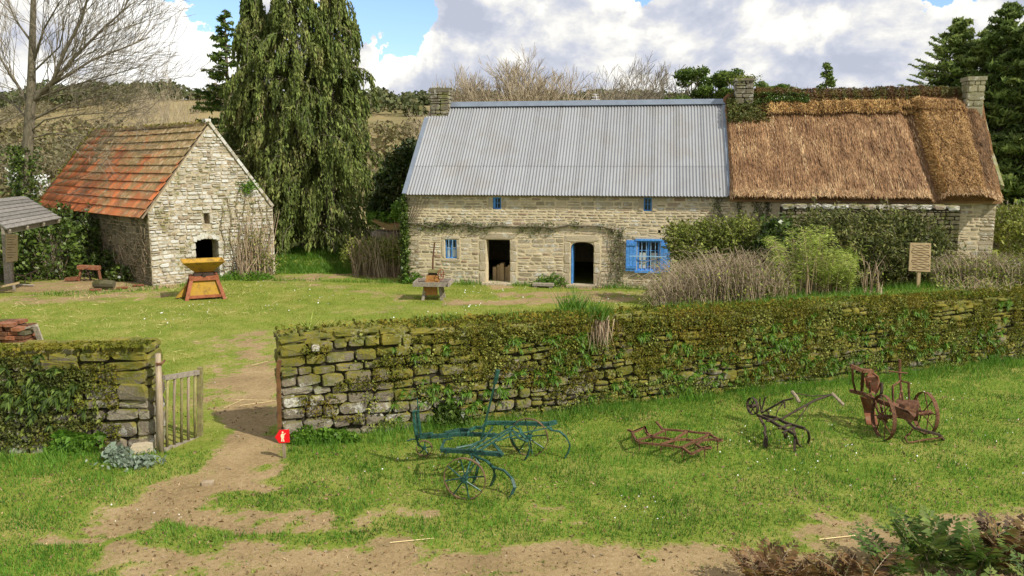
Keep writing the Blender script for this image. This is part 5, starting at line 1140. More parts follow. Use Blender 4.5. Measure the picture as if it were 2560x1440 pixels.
# weeping conifer
random.seed(11); RS.seed(11)
CY = 42.5; cb_ = PY(775, 632, CY); cz = HZ(cb_.x, CY)
con = thing('weeping_cypress', (cb_.x, CY, cz), 'huge weeping conifer with drooping green curtains of foliage between barn and farmhouse', 'conifer')
T = MB(); Cs, Us = [], []; RR = []; fringe = []
leaders = [(632, 2.8, 13.8, .8), (735, 3.3, 15.5, 0), (838, 3.05, 14.5, .5)]
for li, (lx, Rm, Ht, dyy) in enumerate(leaders):
    p0 = PY(775, 630, CY); top = PY(lx, 100, CY + dyy); base = Vector((cb_.x + (top.x - cb_.x) * .6, CY + dyy * .5, cz)); tip = Vector((top.x, CY + dyy, cz + Ht))
    T.tube([base - UP * .2, base.lerp(tip, .5), tip], [.3, .18, .03], 8, False)
    nb = 230
    for i in range(nb):
        f = (i + random.random()) / nb; h = .035 + .945 * f; rad = Rm * (1 - max(0, h - .30) / .70) ** .78 * (.9 + .22 * fbm(np.array([h * 9 + li * 7]), np.array([i * .11]), 2)[0]) * random.uniform(.62, 1.12)
        if h < .3: rad *= .98 + (.3 - h) * .5
        az = random.uniform(0, 2 * math.pi); rad *= .55 + .85 * float(fbm(np.array([3 + az * 1.3 + li * 9]), np.array([h * 13.0]), 2)[0]); a = base.lerp(tip, h); hd = Vector((math.cos(az), math.sin(az), 0)); rise = .25 + .5 * random.random()
        P_ = [a, a + hd * rad * .45 + UP * rise * .7, a + hd * rad * .8 + UP * rise * .35, a + hd * rad * 1.0 - UP * .25, a + hd * rad * 1.06 - UP * .75]
        if random.random() < .5: T.tube(P_, [.04, .03, .02, .012, .008], 3, False)
        cr_ = random.random(); ns = 21
        for s_ in range(ns):
            g_ = .22 + .78 * (s_ + random.random()) / ns; kk = g_ * 4; j = min(3, int(kk)); b = P_[j].lerp(P_[j + 1], kk - j) + Vector((-hd.y, hd.x, 0)) * random.uniform(-.32, .32) * (1 - .5 * g_)
            Lh = random.uniform(.3, .85) * (1.25 if f < .3 else 1); m_ = 9; tt_ = (np.arange(m_) + RS.rand(m_)) / m_
            sw_ = RS.normal(size=3) * .05
            C = np.array(b)[None, :] + np.outer(tt_ * Lh, np.array([hd.x * .10 + sw_[0], hd.y * .10 + sw_[1], -1.0])) + RS.normal(size=(m_, 3)) * .045 * (1.1 - tt_)[:, None]
            Cs.append(C); U = np.tile(np.array([hd.x * .2, hd.y * .2, -1.0]), (m_, 1)) + RS.normal(size=(m_, 3)) * .33; Us.append(U); RR.append(np.mod(cr_ * .45 + random.random() * .35 + RS.rand(m_) * .2, 1))
# two long arching side branches
for (x, y, pts) in ((0, 0, [(862, 190), (885, 168), (905, 172), (925, 185), (938, 215), (935, 240)]), (0, 0, [(840, 90), (860, 70), (875, 80), (880, 110)]), (0, 0, [(655, 110), (640, 90), (622, 110), (612, 140)])):
    P_ = [PY(a, b, CY - .3) for a, b in pts]; T.tube(P_, [.05, .045, .04, .03, .02, .01][:len(P_)], 5, False)
    for i in range(len(P_) - 1):
        for s_ in range(12):
            b = P_[i].lerp(P_[i + 1], random.random()) + Vector(rdir(1)[0]) * .08; m_ = 8; tt_ = (np.arange(m_) + RS.rand(m_)) / m_; C = np.array(b)[None, :] + np.outer(tt_ * random.uniform(.3, .8), np.array([.1, 0, -1.0])) + RS.normal(size=(m_, 3)) * .05
            Cs.append(C); Us.append(np.tile(np.array([.2, 0, -1.0]), (m_, 1)) + RS.normal(size=(m_, 3)) * .4); RR.append(RS.rand(m_))
C = np.concatenate(Cs); U = np.concatenate(Us); U /= np.linalg.norm(U, axis=1)[:, None]; r_ = np.concatenate(RR)
S_ = np.cross(U, rdir(len(C))); S_ /= np.linalg.norm(S_, axis=1)[:, None]; sc = (.6 + .8 * RS.rand(len(C)))[:, None]
kp = C[:, 2] > cz + .15
V, Fc = quads(C[kp], (U * .115 * sc)[kp], (S_ * .042 * sc)[kp]); npmesh('crown', V, Fc, G_cyp, con, rnd=r_[kp]); T.build('trunk', M_bark, con, smooth=True)
# conifers with whorled branches (spruce, cedars, pines)
def whorl_tree(name, label, base, Ht, Rm, mat, seed, n_br=110, per=46, L=.35, wd=.10, h0=.08, prof=.9, droop=-.1, group=None, tr=.25, lean=(0, 0), cat='conifer', rag=.35, tuft=.3, cone=False):
    random.seed(seed); RS.seed(seed); b = Vector(base); t = thing(name, b, label, cat, group); T = MB(); Cs, rr = [], []; tip = b + Vector((lean[0], lean[1], Ht))
    T.tube([b - UP * .3, b.lerp(tip, .5), tip], [tr, tr * .6, .03], 7, False)
    for i in range(n_br):
        f = (i + random.random()) / n_br; h = h0 + (1 - h0) * f; rad = Rm * ((1 - f) ** prof if cone or f > .25 else (.75 + f) * (1 - f) ** prof) * random.uniform(1 - rag, 1 + rag * .5) + .15
        az = random.uniform(0, 6.283); hd = Vector((math.cos(az), math.sin(az), 0)); a = b.lerp(tip, h); e = a + hd * rad + UP * rad * (droop + .1 * random.random()); mid = a.lerp(e, .5) + UP * rad * .05
        T.tube([a, mid, e], [.05, .035, .012], 3, False); m_ = int(per * (.4 + rad / Rm)); tt_ = .2 + .8 * RS.rand(m_) ** .7
        C = np.array(a)[None, :] * (1 - tt_)[:, None] + np.array(e)[None, :] * tt_[:, None] + RS.normal(size=(m_, 3)) * np.array([tuft, tuft, tuft * .35]) * (.35 + .65 * (1 - tt_))[:, None] * (rad / Rm + .35); Cs.append(C); rr.append(np.mod(random.random() * .5 + RS.rand(m_) * .5, 1))
    C = np.concatenate(Cs); V, Fc = leaves(C, L, wd, np.array([0, 0, 1.0]), .25); npmesh('crown', V, Fc, mat, t, rnd=np.concatenate(rr)); T.build('trunk', M_bark, t); return t
def at(x, yb, Yd, ytop): b = PY(x, yb, Yd); z0 = HZ(b.x, Yd); return (b.x, Yd, z0), PY(x, ytop, Yd).z - z0
p, h = at(572, 400, 47, 28); whorl_tree('spruce', 'narrow spruce top rising just left of the weeping conifer', p, h, 2.3, G_pine, 5, 120, 50, .3, .10, .3, lean=(.2, 0), prof=.8, droop=.05, tuft=.2, cone=True)
for k, (x, top, Yd, Rm, lab, ln) in enumerate(((2378, 50, 52, 4.2, 'left of the tall cedars behind the right chimney, with long spiky side branches', -.2), (2490, 12, 50, 4.0, 'tallest cedar behind the right end of the farmhouse', 0), (2570, 30, 48, 3.8, 'dark cedar cut by the right edge of the picture', 0), (2440, 80, 55, 3.9, 'cedar half hidden between the two taller ones', 0), (2530, 60, 54, 3.8, 'cedar behind the tallest one at the right', 0))):
    p, h = at(x, 430, Yd, top); whorl_tree('cedar', lab, p, h, Rm, G_fir, 20 + k, 230, 130, .40, .13, .02, .62, .12, 'cedars at the right', .3, (ln, 0), tuft=.42)
# spiky branches reaching left
sp_ = [o for o in scn.objects if o.name.startswith('cedar')][0]; m = MB(); Cs = []; random.seed(9)
for (x0, y0, x1, y1) in ((2350, 235, 2246, 212), (2350, 222, 2268, 198), (2355, 205, 2274, 186), (2355, 190, 2272, 160), (2350, 170, 2290, 148), (2360, 215, 2300, 232), (2360, 150, 2312, 130), (2365, 130, 2322, 106), (2365, 110, 2328, 92), (2350, 245, 2285, 238)):
    a, b = PY(x0, y0, 51.5), PY(x1, y1, 51); mid = a.lerp(b, .5) - UP * .12; m.tube([a, mid, b], [.05, .03, .01], 4); k = 130; t_ = RS.rand(k); Cs.append(np.array(a)[None, :] * (1 - t_)[:, None] + np.array(b)[None, :] * t_[:, None] + RS.normal(size=(k, 3)) * np.array([.12, .2, .05]) * (1.1 - t_)[:, None])
m.build('side_branches', M_bark, sp_); C = np.concatenate(Cs); V, Fc = leaves(C, .25, .07, np.array([-1, 0, 0]), .5); npmesh('side_foliage', V, Fc, G_fir, sp_, rnd=RS.rand(len(C)))
p, h = at(2072, 330, 95, 158); whorl_tree('lone_pine', 'lone leaning twin-topped pine on the skyline above the thatched ridge', p, h, 2.6, G_pine, 31, 80, 50, .45, .16, .25, .8, .2, lean=(-.7, 0), tuft=.5)
def pine(name, label, x, ytop, Yd, rw_, seed, group):
    random.seed(seed); RS.seed(seed); p, h = at(x, 400, Yd, ytop); t = thing(name, p, label, 'pine', group); T = MB(); b = Vector(p); T.tube([b, b + UP * h * .85], [.25, .1], 6); ells = []
    for k in range(30):
        f = random.uniform(.3, 1); c = b + Vector((random.uniform(-1, 1) * rw_ * (1.5 - f), random.uniform(-1, 1) * rw_ * .8, h * f - .4)); r_ = random.uniform(.7, 1.25) * (1.3 - f * .5); ells.append((tuple(c), (r_, r_, r_ * .62))); T.tube([b + UP * h * f * .8, c], [.08, .03], 4)
    C = inblob(ells, 10000, .35, .3); V, Fc = leaves(C, .42, .14, np.array([0, 0, 1.0]), .3); npmesh('crown', V, Fc, G_pine, t, rnd=cluster_rnd(C, .8)); T.build('trunk', M_bark, t)
for k, (x, yt, Yd, rw_, lab) in enumerate(((1725, 172, 84, 2.6, 'rounded pine just left of the middle chimney group'), (1785, 180, 86, 2.3, 'pine between the rounded one and the middle chimney'), (1832, 174, 82, 2.0, 'pine directly behind the middle chimney'), (1915, 200, 88, 2.4, 'pine right of the middle chimney'), (1955, 204, 90, 2.0, 'smaller pine right of the middle chimney'), (1690, 205, 80, 1.6, 'small pine at the left end of the pine group'))): pine('pine_tree', lab, x, yt, Yd, rw_, 50 + k, 'pines around the middle chimney')
# laurel left of the house, wattle hedge
RS.seed(21); random.seed(21)
def E(px, py, Yd, rx, ry, rz): c = PY(px, py, Yd); return ((c.x, c.y, c.z), (rx, ry, rz))
bush('laurel_bush', 'dark evergreen laurel bush against the left gable of the farmhouse', 'bush', [E(1010, 440, 39.5, 1.0, 1, 1.4), E(985, 475, 39, .9, 1, 1.3), E(1030, 405, 40, .8, .9, 1.0), E(965, 515, 38.5, .8, .9, .9)], 10000, .20, .12, G_laurel, shell=.4)
bush('green_creeper', 'bright leafy creeper at the foot of the laurel and the house corner', 'climber', [E(1005, 530, 36.5, .5, .5, .5), E(1018, 510, 34.3, .22, .3, .6), E(965, 545, 38, .9, .5, .35)], 2600, .13, .09, G_lush)
ivc = thing('ivy_column', H(-.05, -.05, 0), 'dark ivy stem climbing the left corner of the farmhouse', 'climber')
n = 3800; zz = RS.rand(n) * 3.5; C = np.array(H(-.05, .05, 0))[None, :] + np.stack([RS.normal(size=n) * .10 + .0 * zz, RS.normal(size=n) * .16, zz], 1); V, Fc = leaves(C, .10, .08); npmesh('foliage', V, Fc, G_ivy, ivc, rnd=RS.rand(n))
m = MB()
for k in range(5): m.tube([H(.05 + .05 * k, -.04, 2.3), H(.25 + .1 * k, -.05, 2.9), H(.42 + .16 * k, -.04, 3.5)], .018, 4)
m.build('stems', M_twig, ivc)
wt = thing('wattle_hedge', PY(945, 690, 36), 'hedge of dry upright stems between the conifer and the farmhouse', 'hedge'); m = MB(); random.seed(4)
wt.location.z = 0; ORG[wt.name].z = 0
for k in range(420):
    x = random.uniform(880, 1014); b = W(x, random.uniform(668, 694)); hh = random.uniform(.9, 2.2) * (.75 + .3 * (x - 880) / 134); m.cur = random.random(); m.tube([b, b + Vector((random.uniform(-.2, .2), 0, hh * .6)), b + Vector((random.uniform(-.4, .4), random.uniform(-.2, .2), hh))], [.016, .012, .006], 3, False)
m.build('stems', M_dead, wt); C = inblob([E(930, 640, 36, 1.4, .7, .9), E(985, 630, 35.5, .7, .6, .7)], 5200, .3); V, Fc = leaves(C, .13, .05); npmesh('leaves', V, Fc, G_olive, wt, rnd=RS.rand(len(C)))
# forsythia whips and climbers on the barn gable
fw = thing('whip_shrub', GF.p(4.2, 0, .4), 'bare yellowish shrub of upright whips growing against the barn gable', 'shrub'); m = MB(); random.seed(6)
for k in range(150):
    b = GF.p(random.uniform(3.4, 4.9), 0, random.uniform(.15, .7)); hh = random.uniform(.8, 3.0) * random.choice((.6, 1, 1)); m.cur = random.random(); lx = random.uniform(-.5, .7)
    m.tube([b, b + BG * lx * .4 + UP * hh * .5, b + BG * lx + UP * hh], [.018, .013, .006], 3, False)
m.build('stems', M_dead, fw); C = inblob([(tuple(GF.p(4.3, .5, .5)), (1.1, .4, .7)), (tuple(GF.p(4.1, 1.2, .4)), (.8, .3, 1.1))], 1500, .3); V, Fc = leaves(C, .10, .05); npmesh('foliage', V, Fc, G_olive, fw, rnd=RS.rand(len(C)))
cl = thing('wall_climber', GF.p(4.0, 0, .05), 'sparse climber with yellow-green stems up the barn gable', 'climber'); m = MB(); Cs = []
for x in (3.0, 3.35, 3.7, 4.0, 4.35, 4.75, 5.1):
    pts = [GF.p(x + .08 * math.sin(k * 1.3 + x * 5), k * .34, .06) for k in range(12 - int(abs(x - 4) * 2.5))]; pts = [q_ for q_ in pts if q_.z < slope_lim(0)[1] * 1.05]
    m.tube(pts, [.022 * (1 - .05 * i) for i in range(len(pts))], 4, False)
    for q_ in pts[1:]: Cs.append(np.array(q_)[None, :] + RS.normal(size=(16, 3)) * np.array([.07, .04, .16]))
m.build('stems', M_dead, cl); C = np.concatenate(Cs); V, Fc = leaves(C, .06, .045); npmesh('leaves', V, Fc, G_olive, cl, rnd=RS.rand(len(C)))
tf = thing('gable_tuft', GF.p(4.1, 3.95, .05), 'green leafy tuft growing high on the right of the barn gable', 'plant'); C = np.array(GF.p(4.15, 3.85, .08)) + RS.normal(size=(500, 3)) * np.array([.2, .15, .14]); V, Fc = leaves(C, .08, .06); npmesh('foliage', V, Fc, G_lush, tf, rnd=RS.rand(500))
dry = thing('dry_climber', LF.p(BLN - 2.5, 1.5, .06), 'tangle of dry bare stems over the shaded barn side wall', 'climber'); m = MB(); random.seed(12)
for k in range(120):
    x = random.uniform(4, BLN - .1); z0 = random.uniform(0, 1.8); pts = [LF.p(x + random.uniform(-.3, .3) * i, z0 + .3 * i * random.uniform(.4, 1), .08 + .04 * random.random()) for i in range(4)]; m.cur = random.random(); m.tube(pts, .009, 3, False)
m.build('stems', M_dead, dry)
# vine across the facade
vn = thing('house_vine', H(5, -.08, 2.2), 'woody vine running along the farmhouse front above the doors', 'vine'); m = MB(); Cs = []; random.seed(8); RS.seed(8)
path = [(1020, 557), (1045, 559), (1075, 568), (1105, 556), (1130, 564), (1160, 559), (1200, 569), (1240, 564), (1290, 567), (1345, 566), (1385, 570), (1420, 563), (1460, 566), (1500, 566), (1540, 575)]
pv = [H(fu(x, y, -.07)[0], -.07, fu(x, y, -.07)[1]) for x, y in path]; m.tube(pv, .042, 6)
for k in range(46):
    i = random.randrange(len(pv) - 1); a = pv[i].lerp(pv[i + 1], random.random()); dd = random.uniform(-.5, .4); pts = [a, a + HU * dd * .4 + UP * random.uniform(-.15, .12), a + HU * dd + UP * random.uniform(-.28, .16)]; m.tube(pts, [.012, .009, .005], 4)
    for q_ in pts: Cs.append(np.array(q_)[None, :] + RS.normal(size=(12, 3)) * np.array([.12, .02, .07]))
for (x0, x1, y0, y1, nn) in ((1510, 1562, 575, 700, 8), (1370, 1420, 480, 530, 0), (1750, 1800, 492, 545, 3), (1840, 1930, 492, 560, 12)):
    for k in range(nn):
        x = random.uniform(x0, x1); pts = [H(*(lambda q_: (q_[0], -.05, q_[1]))(fu(x + 6 * math.sin(i * 1.2 + k), y0 + (y1 - y0) * i / 6, -.05))) for i in range(7)]; m.tube(pts, .012, 4, False)
        for q_ in pts: Cs.append(np.array(q_)[None, :] + RS.normal(size=(9, 3)) * np.array([.10, .03, .12]))
m.build('stems', M_bark, vn); C = np.concatenate(Cs); V, Fc = leaves(C, .055, .045); npmesh('leaves', V, Fc, G_ivy, vn, rnd=RS.rand(len(C)))
# hedges and bushes in front of the right half
RS.seed(31); random.seed(31)
bush('clipped_hedge', 'olive green hedge beside the blue shuttered window', 'hedge', [E(1735, 612, 28.2, .95, .8, .75), E(1800, 612, 28, 1.0, .8, .85), E(1865, 605, 27.6, 1.05, .9, .85), E(1905, 640, 27.2, .8, .9, .9), E(1698, 590, 28.6, .55, .6, .5), E(1765, 582, 28.2, .45, .5, .4), E(1840, 575, 28, .5, .5, .4), E(1790, 650, 27.6, 1.5, .7, .7)], 20000, .10, .06, G_olive, shell=.5, stems=40, lump=.55, freq=2.6)
bush('wild_hedge', 'broad dark overgrown hedge covering the garden wall', 'hedge', [E(1975, 600, 27.2, 1.0, .9, .75), E(2050, 585, 27, 1.1, .9, .8), E(2100, 560, 27, .5, .6, .4), E(2130, 590, 26.8, 1.2, .9, .85), E(2190, 565, 26.8, .5, .6, .45), E(2220, 590, 26.6, 1.1, .9, .85), E(2290, 610, 26.4, .9, .9, .8), E(2325, 640, 26.2, .7, .8, .9), E(2280, 560, 26.6, .4, .5, .35), E(2150, 640, 26, 2.2, .9, 1.1), E(2240, 670, 25.6, 1.6, .8, 1.0)], 30000, .12, .055, G_hedge, shell=.45, stems=140, smat=M_twig, lump=.6, freq=2.4)
bush('ivy_bush', 'dark glossy ivy clump left of the bamboo', 'bush', [E(1940, 590, 26.6, .5, .5, .5), E(1925, 620, 26.4, .45, .5, .45)], 2600, .15, .12, G_ivy)
# bamboo
random.seed(14); RS.seed(14)
bb = PY(2025, 735, 23.2); bz = HZ(bb.x, 23.2); bam = thing('bamboo_clump', (bb.x, 23.2, bz), 'bright yellow-green bamboo clump behind the long wall', 'bamboo'); m = MB(); Cs, Us = [], []
for k in range(170):
    x = random.uniform(-1.05, 1.0); b = Vector((bb.x + x, 23.2 + random.uniform(-.5, .5), bz)); hh = random.uniform(.6, 2.25) * (1.05 - .35 * abs(x + .1)); ln = Vector((random.uniform(-.7, .5) + x * .35, random.uniform(-.5, .3), 0)) * hh * .45
    if x > .4: hh *= .75
    pts = [b, b + UP * hh * .55 + ln * .3, b + UP * hh * .9 + ln * .75, b + UP * hh * .95 + ln * 1.25]; m.cur = random.random(); m.tube(pts, [.01, .008, .006, .003], 3, False)
    for q_ in range(44):
        f = .25 + .75 * random.random(); kk = f * 3; j = min(2, int(kk)); c = pts[j].lerp(pts[j + 1], kk - j); Cs.append(tuple(c + Vector(rdir(1)[0]) * .08)); a = random.uniform(0, 6.28); Us.append((math.cos(a), math.sin(a), random.uniform(-.7, .5)))
m.build('canes', M_dead, bam); C, U = np.array(Cs), np.array(Us); U /= np.linalg.norm(U, axis=1)[:, None]; S_ = np.cross(U, rdir(len(C))); S_ /= np.linalg.norm(S_, axis=1)[:, None]; V, Fc = quads(C + U * .06, U * .085, S_ * .011); npmesh('leaves', V, Fc, G_bamboo, bam, rnd=cluster_rnd(C, .3))
bush('bamboo_sprig', 'loose bamboo sprig standing right of the main clump', 'bamboo', [E(2115, 660, 23.8, .35, .3, .5)], 350, .2, .03, G_bamboo, stems=10)
# brambles: dry canes
def brambles(label, n, x0, x1, Y0, Y1, h, mat, leaf=0, name='bramble_thicket', arch=.9, group=None, r=.009, lm=None, cat='brambles'):
    bx = (PY(x0, 700, Y0).x + PY(x1, 700, Y0).x) / 2; t = thing(name, (bx, (Y0 + Y1) / 2, HZ(bx, (Y0 + Y1) / 2)), label, cat, group); m = MB(); Cs = []
    for k in range(n):
        Yd = random.uniform(Y0, Y1); x = PY(random.uniform(x0, x1), 700, Yd).x; z0 = HZ(x, Yd); edge = 1 - abs((x - bx) / max(abs(PY(x1, 700, Y0).x - bx), .1)) ** 3 * .5; hh = h * random.uniform(.4, 1.1) * edge; a = random.uniform(0, 6.28); d = Vector((math.cos(a), math.sin(a) * .6, 0)) * hh * arch * random.uniform(.2, 1)
        b = Vector((x, Yd, z0)); pts = [b, b + UP * hh * .65 + d * .3, b + UP * hh * .95 + d * .75, b + UP * hh * random.uniform(.5, 1.0) + d * 1.2]; m.cur = random.random(); m.tube(pts, [r, r * .85, r * .6, r * .35], 3, False)
        if leaf: Cs += [tuple(b.lerp(pts[3], random.random()) + UP * hh * .2 * random.random() + Vector(rdir(1)[0]) * .12) for _ in range(leaf)]
    m.build('canes', mat, t)
    if leaf: C = np.array(Cs); V, Fc = leaves(C, .085, .05); npmesh('leaves', V, Fc, lm or G_olive, t, rnd=RS.rand(len(C)))
    return t
brambles('tall grey-brown dry bramble thicket below the blue shutters', 2600, 1640, 1970, 21.2, 25.5, 1.5, M_deadr, 3)
brambles('pale tangled dry stems in front of the olive hedge', 500, 1700, 1930, 25.6, 27, 1.4, M_dead, 2, 'dry_stem_tangle')
brambles('low reddish dry stems left of the bramble thicket', 420, 1480, 1680, 19.5, 23.5, .55, M_deadr, 1, 'dry_stem_patch')
brambles('thin dry twigs standing just behind the middle of the long wall', 170, 1290, 1500, 18.2, 20.5, .5, M_deadr, 0, 'dry_twig_patch', .5, r=.006)
brambles('brown and green overgrown hedge at the right end behind the long wall', 1200, 2330, 2640, 23.5, 26, 1.0, M_deadr, 9, 'mixed_hedge', lm=G_olive, cat='hedge')
brambles('scrappy bush of green leaves hanging over the right end of the long wall', 260, 2390, 2600, 20.4, 21.6, .7, M_dead, 12, 'overhanging_bush', 1.3, lm=G_olive, cat='bush')
brambles('single pale spiky dead plant right of the bamboo', 26, 2160, 2210, 22.5, 22.9, 1.2, M_dead, 2, 'dead_spike_plant', .6, r=.012, cat='plant')
for k, (x, yb, Yd, hh, lab) in enumerate(((2536, 560, 34, 3.4, 'small leafless bush tree in the meadow at the right edge, nearer one'), (2520, 520, 42, 3.0, 'small leafless bush tree in the meadow at the right edge, farther one'))):
    b = PY(x, yb, Yd); bare_tree((b.x, Yd, HZ(b.x, Yd)), hh, lab, 90 + k, 5, .07, 'bush_tree', None, M_twigd, M_bark, frac=.3, spread=.6, up=.02, minr=.01)
bush('meadow_bush', 'olive bush at the right edge beside the farmhouse corner', 'bush', [E(2530, 560, 33, .9, .8, .8), E(2550, 600, 32, .8, .7, .8)], 3200, .12, .07, G_olive, stems=24)
# distant woods and scrub
def canopy(name, label, pts, n_each, L, mat, rz, lift=.2):
    Cs = []
    for (x, y, r_) in pts:
        z = HZ(x, y); d = rdir(n_each); d[:, 2] = np.abs(d[:, 2]); Cs.append(np.array([x, y, z + r_ * rz * lift]) + d * np.array([r_, r_, r_ * rz]) * (.7 + .35 * RS.rand(n_each))[:, None])
    C = np.concatenate(Cs); V, Fc = leaves(C, L, L * (.7 if mat is not G_bare else .3)); o = npmesh(name, V, Fc, mat, None, rnd=cluster_rnd(C, L * 3)); prop(o, label, None, None, 'stuff'); return o
RS.seed(77); random.seed(77)
pts = []
for k in range(620):
    y = random.uniform(235, 400); x = random.uniform(-.68, .70) * y
    if y > 262 or fbm(np.array([x * .02]), np.array([y * .02]), 2)[0] > .5: pts.append((x, y, random.uniform(3.2, 6.5)))
canopy('distant_wood', 'far woodland along the skyline of the hills', pts, 130, 1.5, G_wood, .8)
pts = []
for k in range(3200):
    y = random.uniform(62, 240); x = random.uniform(-.68, .72) * y
    if fbm(np.array([x * .03 + 5]), np.array([y * .03]), 3)[0] > .47: pts.append((x, y, random.uniform(.8, 2.6)))
pts = pts[:1500]
random.seed(5)
bw = []
for k in range(190):
    y = random.uniform(95, 230); x = random.uniform(-.68, -.08) * y
    if fbm(np.array([x * .02 + 15]), np.array([y * .02]), 3)[0] > .45: bw.append((x, y, random.uniform(2.2, 4.2)))
canopy('bare_woodland', 'grey-brown leafless woodland on the left hillside', bw, 330, .62, G_bare, .95, .7)
canopy('hillside_scrub', 'brownish scrub scattered over the hillside fields', pts, 34, .9, G_scrub, .9)
pts = [(random.uniform(-.06, .48) * y, y, random.uniform(2.6, 4.6)) for y in [random.uniform(190, 250) for _ in range(230)]]
canopy('midground_wood', 'olive tree belt behind the farmhouse', pts, 150, 1.0, G_wood, .85, .75)
# ================================================================ plants on and around the walls
RS.seed(91); random.seed(91)
def rosettes(name, label, spots, mat, L=.14, wd=.028, k=13, out=(0, -1, 0), parent=None, drop=.35, kind='stuff'):
    Vs, Fs, off, rr = [], [], 0, []
    for (p, s) in spots:
        o_ = Vector(out); x = o_.cross(UP).normalized()
        for i in range(k):
            a = random.uniform(0, 6.283); d = (x * math.cos(a) + UP * math.sin(a) * .9 + o_ * random.uniform(.3, .9)).normalized(); l = L * s * random.uniform(.6, 1.2); sd = d.cross(o_).normalized() * wd * s * .5
            m1 = p + d * l * .55; e = p + d * l - UP * l * drop; Vs += [tuple(p - sd * .5), tuple(p + sd * .5), tuple(m1 + sd), tuple(m1 - sd), tuple(e)]
            Fs += [(off, off + 1, off + 2, off + 3), (off + 3, off + 2, off + 4, off + 4)]; off += 5; rr += [random.random()] * 2
    tri = []; r2 = []
    for f, r_ in zip(Fs, rr):
        if f[2] == f[3]: tri.append(f[:3]); r2.append(r_)
        else: tri += [(f[0], f[1], f[2]), (f[0], f[2], f[3])]; r2 += [r_, r_]
    o = npmesh(name, Vs, tri, mat, parent, rnd=r2)
    if parent is None: prop(o, label, kind=kind)
    elif kind: o['kind'] = kind
    return o
def mosscoat(name, label, fr, n, a0, a1, z0, z1, mat, L, thr, seed, dfall=None):
    a = a0 + (a1 - a0) * RS.rand(n); z = z0 + (z1 - z0) * RS.rand(n); d = fbm(a * 1.5 + seed, z * 3 + seed, 4); k = d > thr(a, z); a, z = a[k], z[k]
    C = np.array(fr.o)[None, :] + np.outer(a, np.array(fr.u)) + np.outer(.05 + .05 * RS.rand(len(a)), np.array(fr.n)); C[:, 2] += z; V, Fc = leaves(C, L, L * .7, np.array(fr.n), .15); o = npmesh(name, V, Fc, mat, None, rnd=cluster_rnd(C, .25)); prop(o, label, kind='stuff')
mosscoat('wall_moss', 'olive and rusty moss coating the long wall', RF, 50000, .3, RL - .1, .15, 1.93, G_moss, .045, lambda a, z: .60 - .10 * sst(2, 6, a) + .0 * z - .10 * (z - .9) * sst(.5, 3, a), 3)
mosscoat('wall_greens', 'small creeping greenery on the long wall', RF, 30000, 1.5, RL - .1, .05, 1.85, G_olive, .05, lambda a, z: .56 - .06 * sst(3, 12, a), 21)
mosscoat('wall_moss', 'dark moss coating the left wall', LFr, 16000, LL_ - 7, LL_ - .5, .1, 1.75, G_moss, .045, lambda a, z: .44 + .0 * a, 9)
mosscoat('wall_greens', 'creeping leaves over the left wall', LFr, 15000, LL_ - 7, LL_ - .9, .0, 1.7, G_hedge, .06, lambda a, z: .46 + .08 * (a > LL_ - 1.6), 33)
sp = []
while len(sp) < 480:
    a = random.uniform(2.0, 17.5); z = random.uniform(.2, 1.6)
    if vnoise(np.array([a * 1.1]), np.array([z * 2.5 + 7]))[0] > .36: sp.append((RF.p(a, z, .06), random.uniform(.7, 1.25)))
rosettes('wall_plants', 'pennywort and fern rosettes growing out of the long wall', sp, G_lush, .115, .026, 12, -WN, drop=.2)
sp = [(RF.p(random.uniform(1.2, 17), random.uniform(.1, 1.9), .05), random.uniform(.5, .9)) for _ in range(900)]
rosettes('wall_leaves', 'tiny green leaves scattered over the long wall', sp, G_olive, .05, .035, 7, -WN)
ln_ = Vector((LFr.n.x, LFr.n.y, 0))
sp = [(LFr.p(LL_ - random.uniform(.7, 6), random.uniform(.05, 1.55), .06), random.uniform(.6, 1.2)) for _ in range(420)]
rosettes('wall_leaves', 'small green leaves covering the left wall', sp, G_olive, .07, .04, 6, ln_)
sp = [(LFr.p(LL_ - random.gauss(1.8, .35), random.gauss(1.05, .25), .1), random.uniform(.9, 1.4)) for _ in range(60)]
rosettes('wall_fern', 'dark green hart\'s tongue ferns hanging on the left wall', sp, G_ivy, .11, .035, 9, ln_)
sp = [(LFr.p(LL_ - random.gauss(1.25, .22), random.uniform(.02, .38), .15), random.uniform(.8, 1.3)) for _ in range(60)]
rosettes('nettle_patch', 'bright green leafy weeds at the foot of the left wall near the gate', sp, G_lush, .13, .06, 10, ln_, drop=.1)
n = 9000; a = RS.rand(n) * RL; dd = RS.rand(n) ** .8; zt = np.interp(a, [0, RL], [1.97, 1.60]); C = np.array(WA)[None, :] + np.outer(a, np.array(WD)) + np.outer(-.04 + .72 * dd, np.array(WN)); C[:, 2] = zt + RS.normal(size=n) * .03 + .03
kp = RS.rand(n) < .25 + .75 * sst(.8, 4, a); V, Fc = leaves(C[kp], .075, .05); o = npmesh('wall_top_moss', V, Fc, G_moss, None, rnd=cluster_rnd(C[kp], .5)); prop(o, 'moss cushions along the top of the long wall', kind='stuff')
n = 7000; a = 2.5 + RS.rand(n) * (RL - 2.5); zt = np.interp(a, [0, RL], [1.97, 1.60]); P_ = np.array(WA)[None, :] + np.outer(a, np.array(WD)) + np.outer(.05 + .8 * RS.rand(n), np.array(WN)); P_[:, 2] = zt - .02
kp = fbm(a * 1.3, P_[:, 1] * 3, 3) > .47; V, Fc = blades(P_[kp], .13, .02, .5); o = npmesh('wall_top_grass', V, Fc, G_lush, None, rnd=RS.rand(len(Fc))); prop(o, 'grass growing on top of the long wall', kind='stuff')
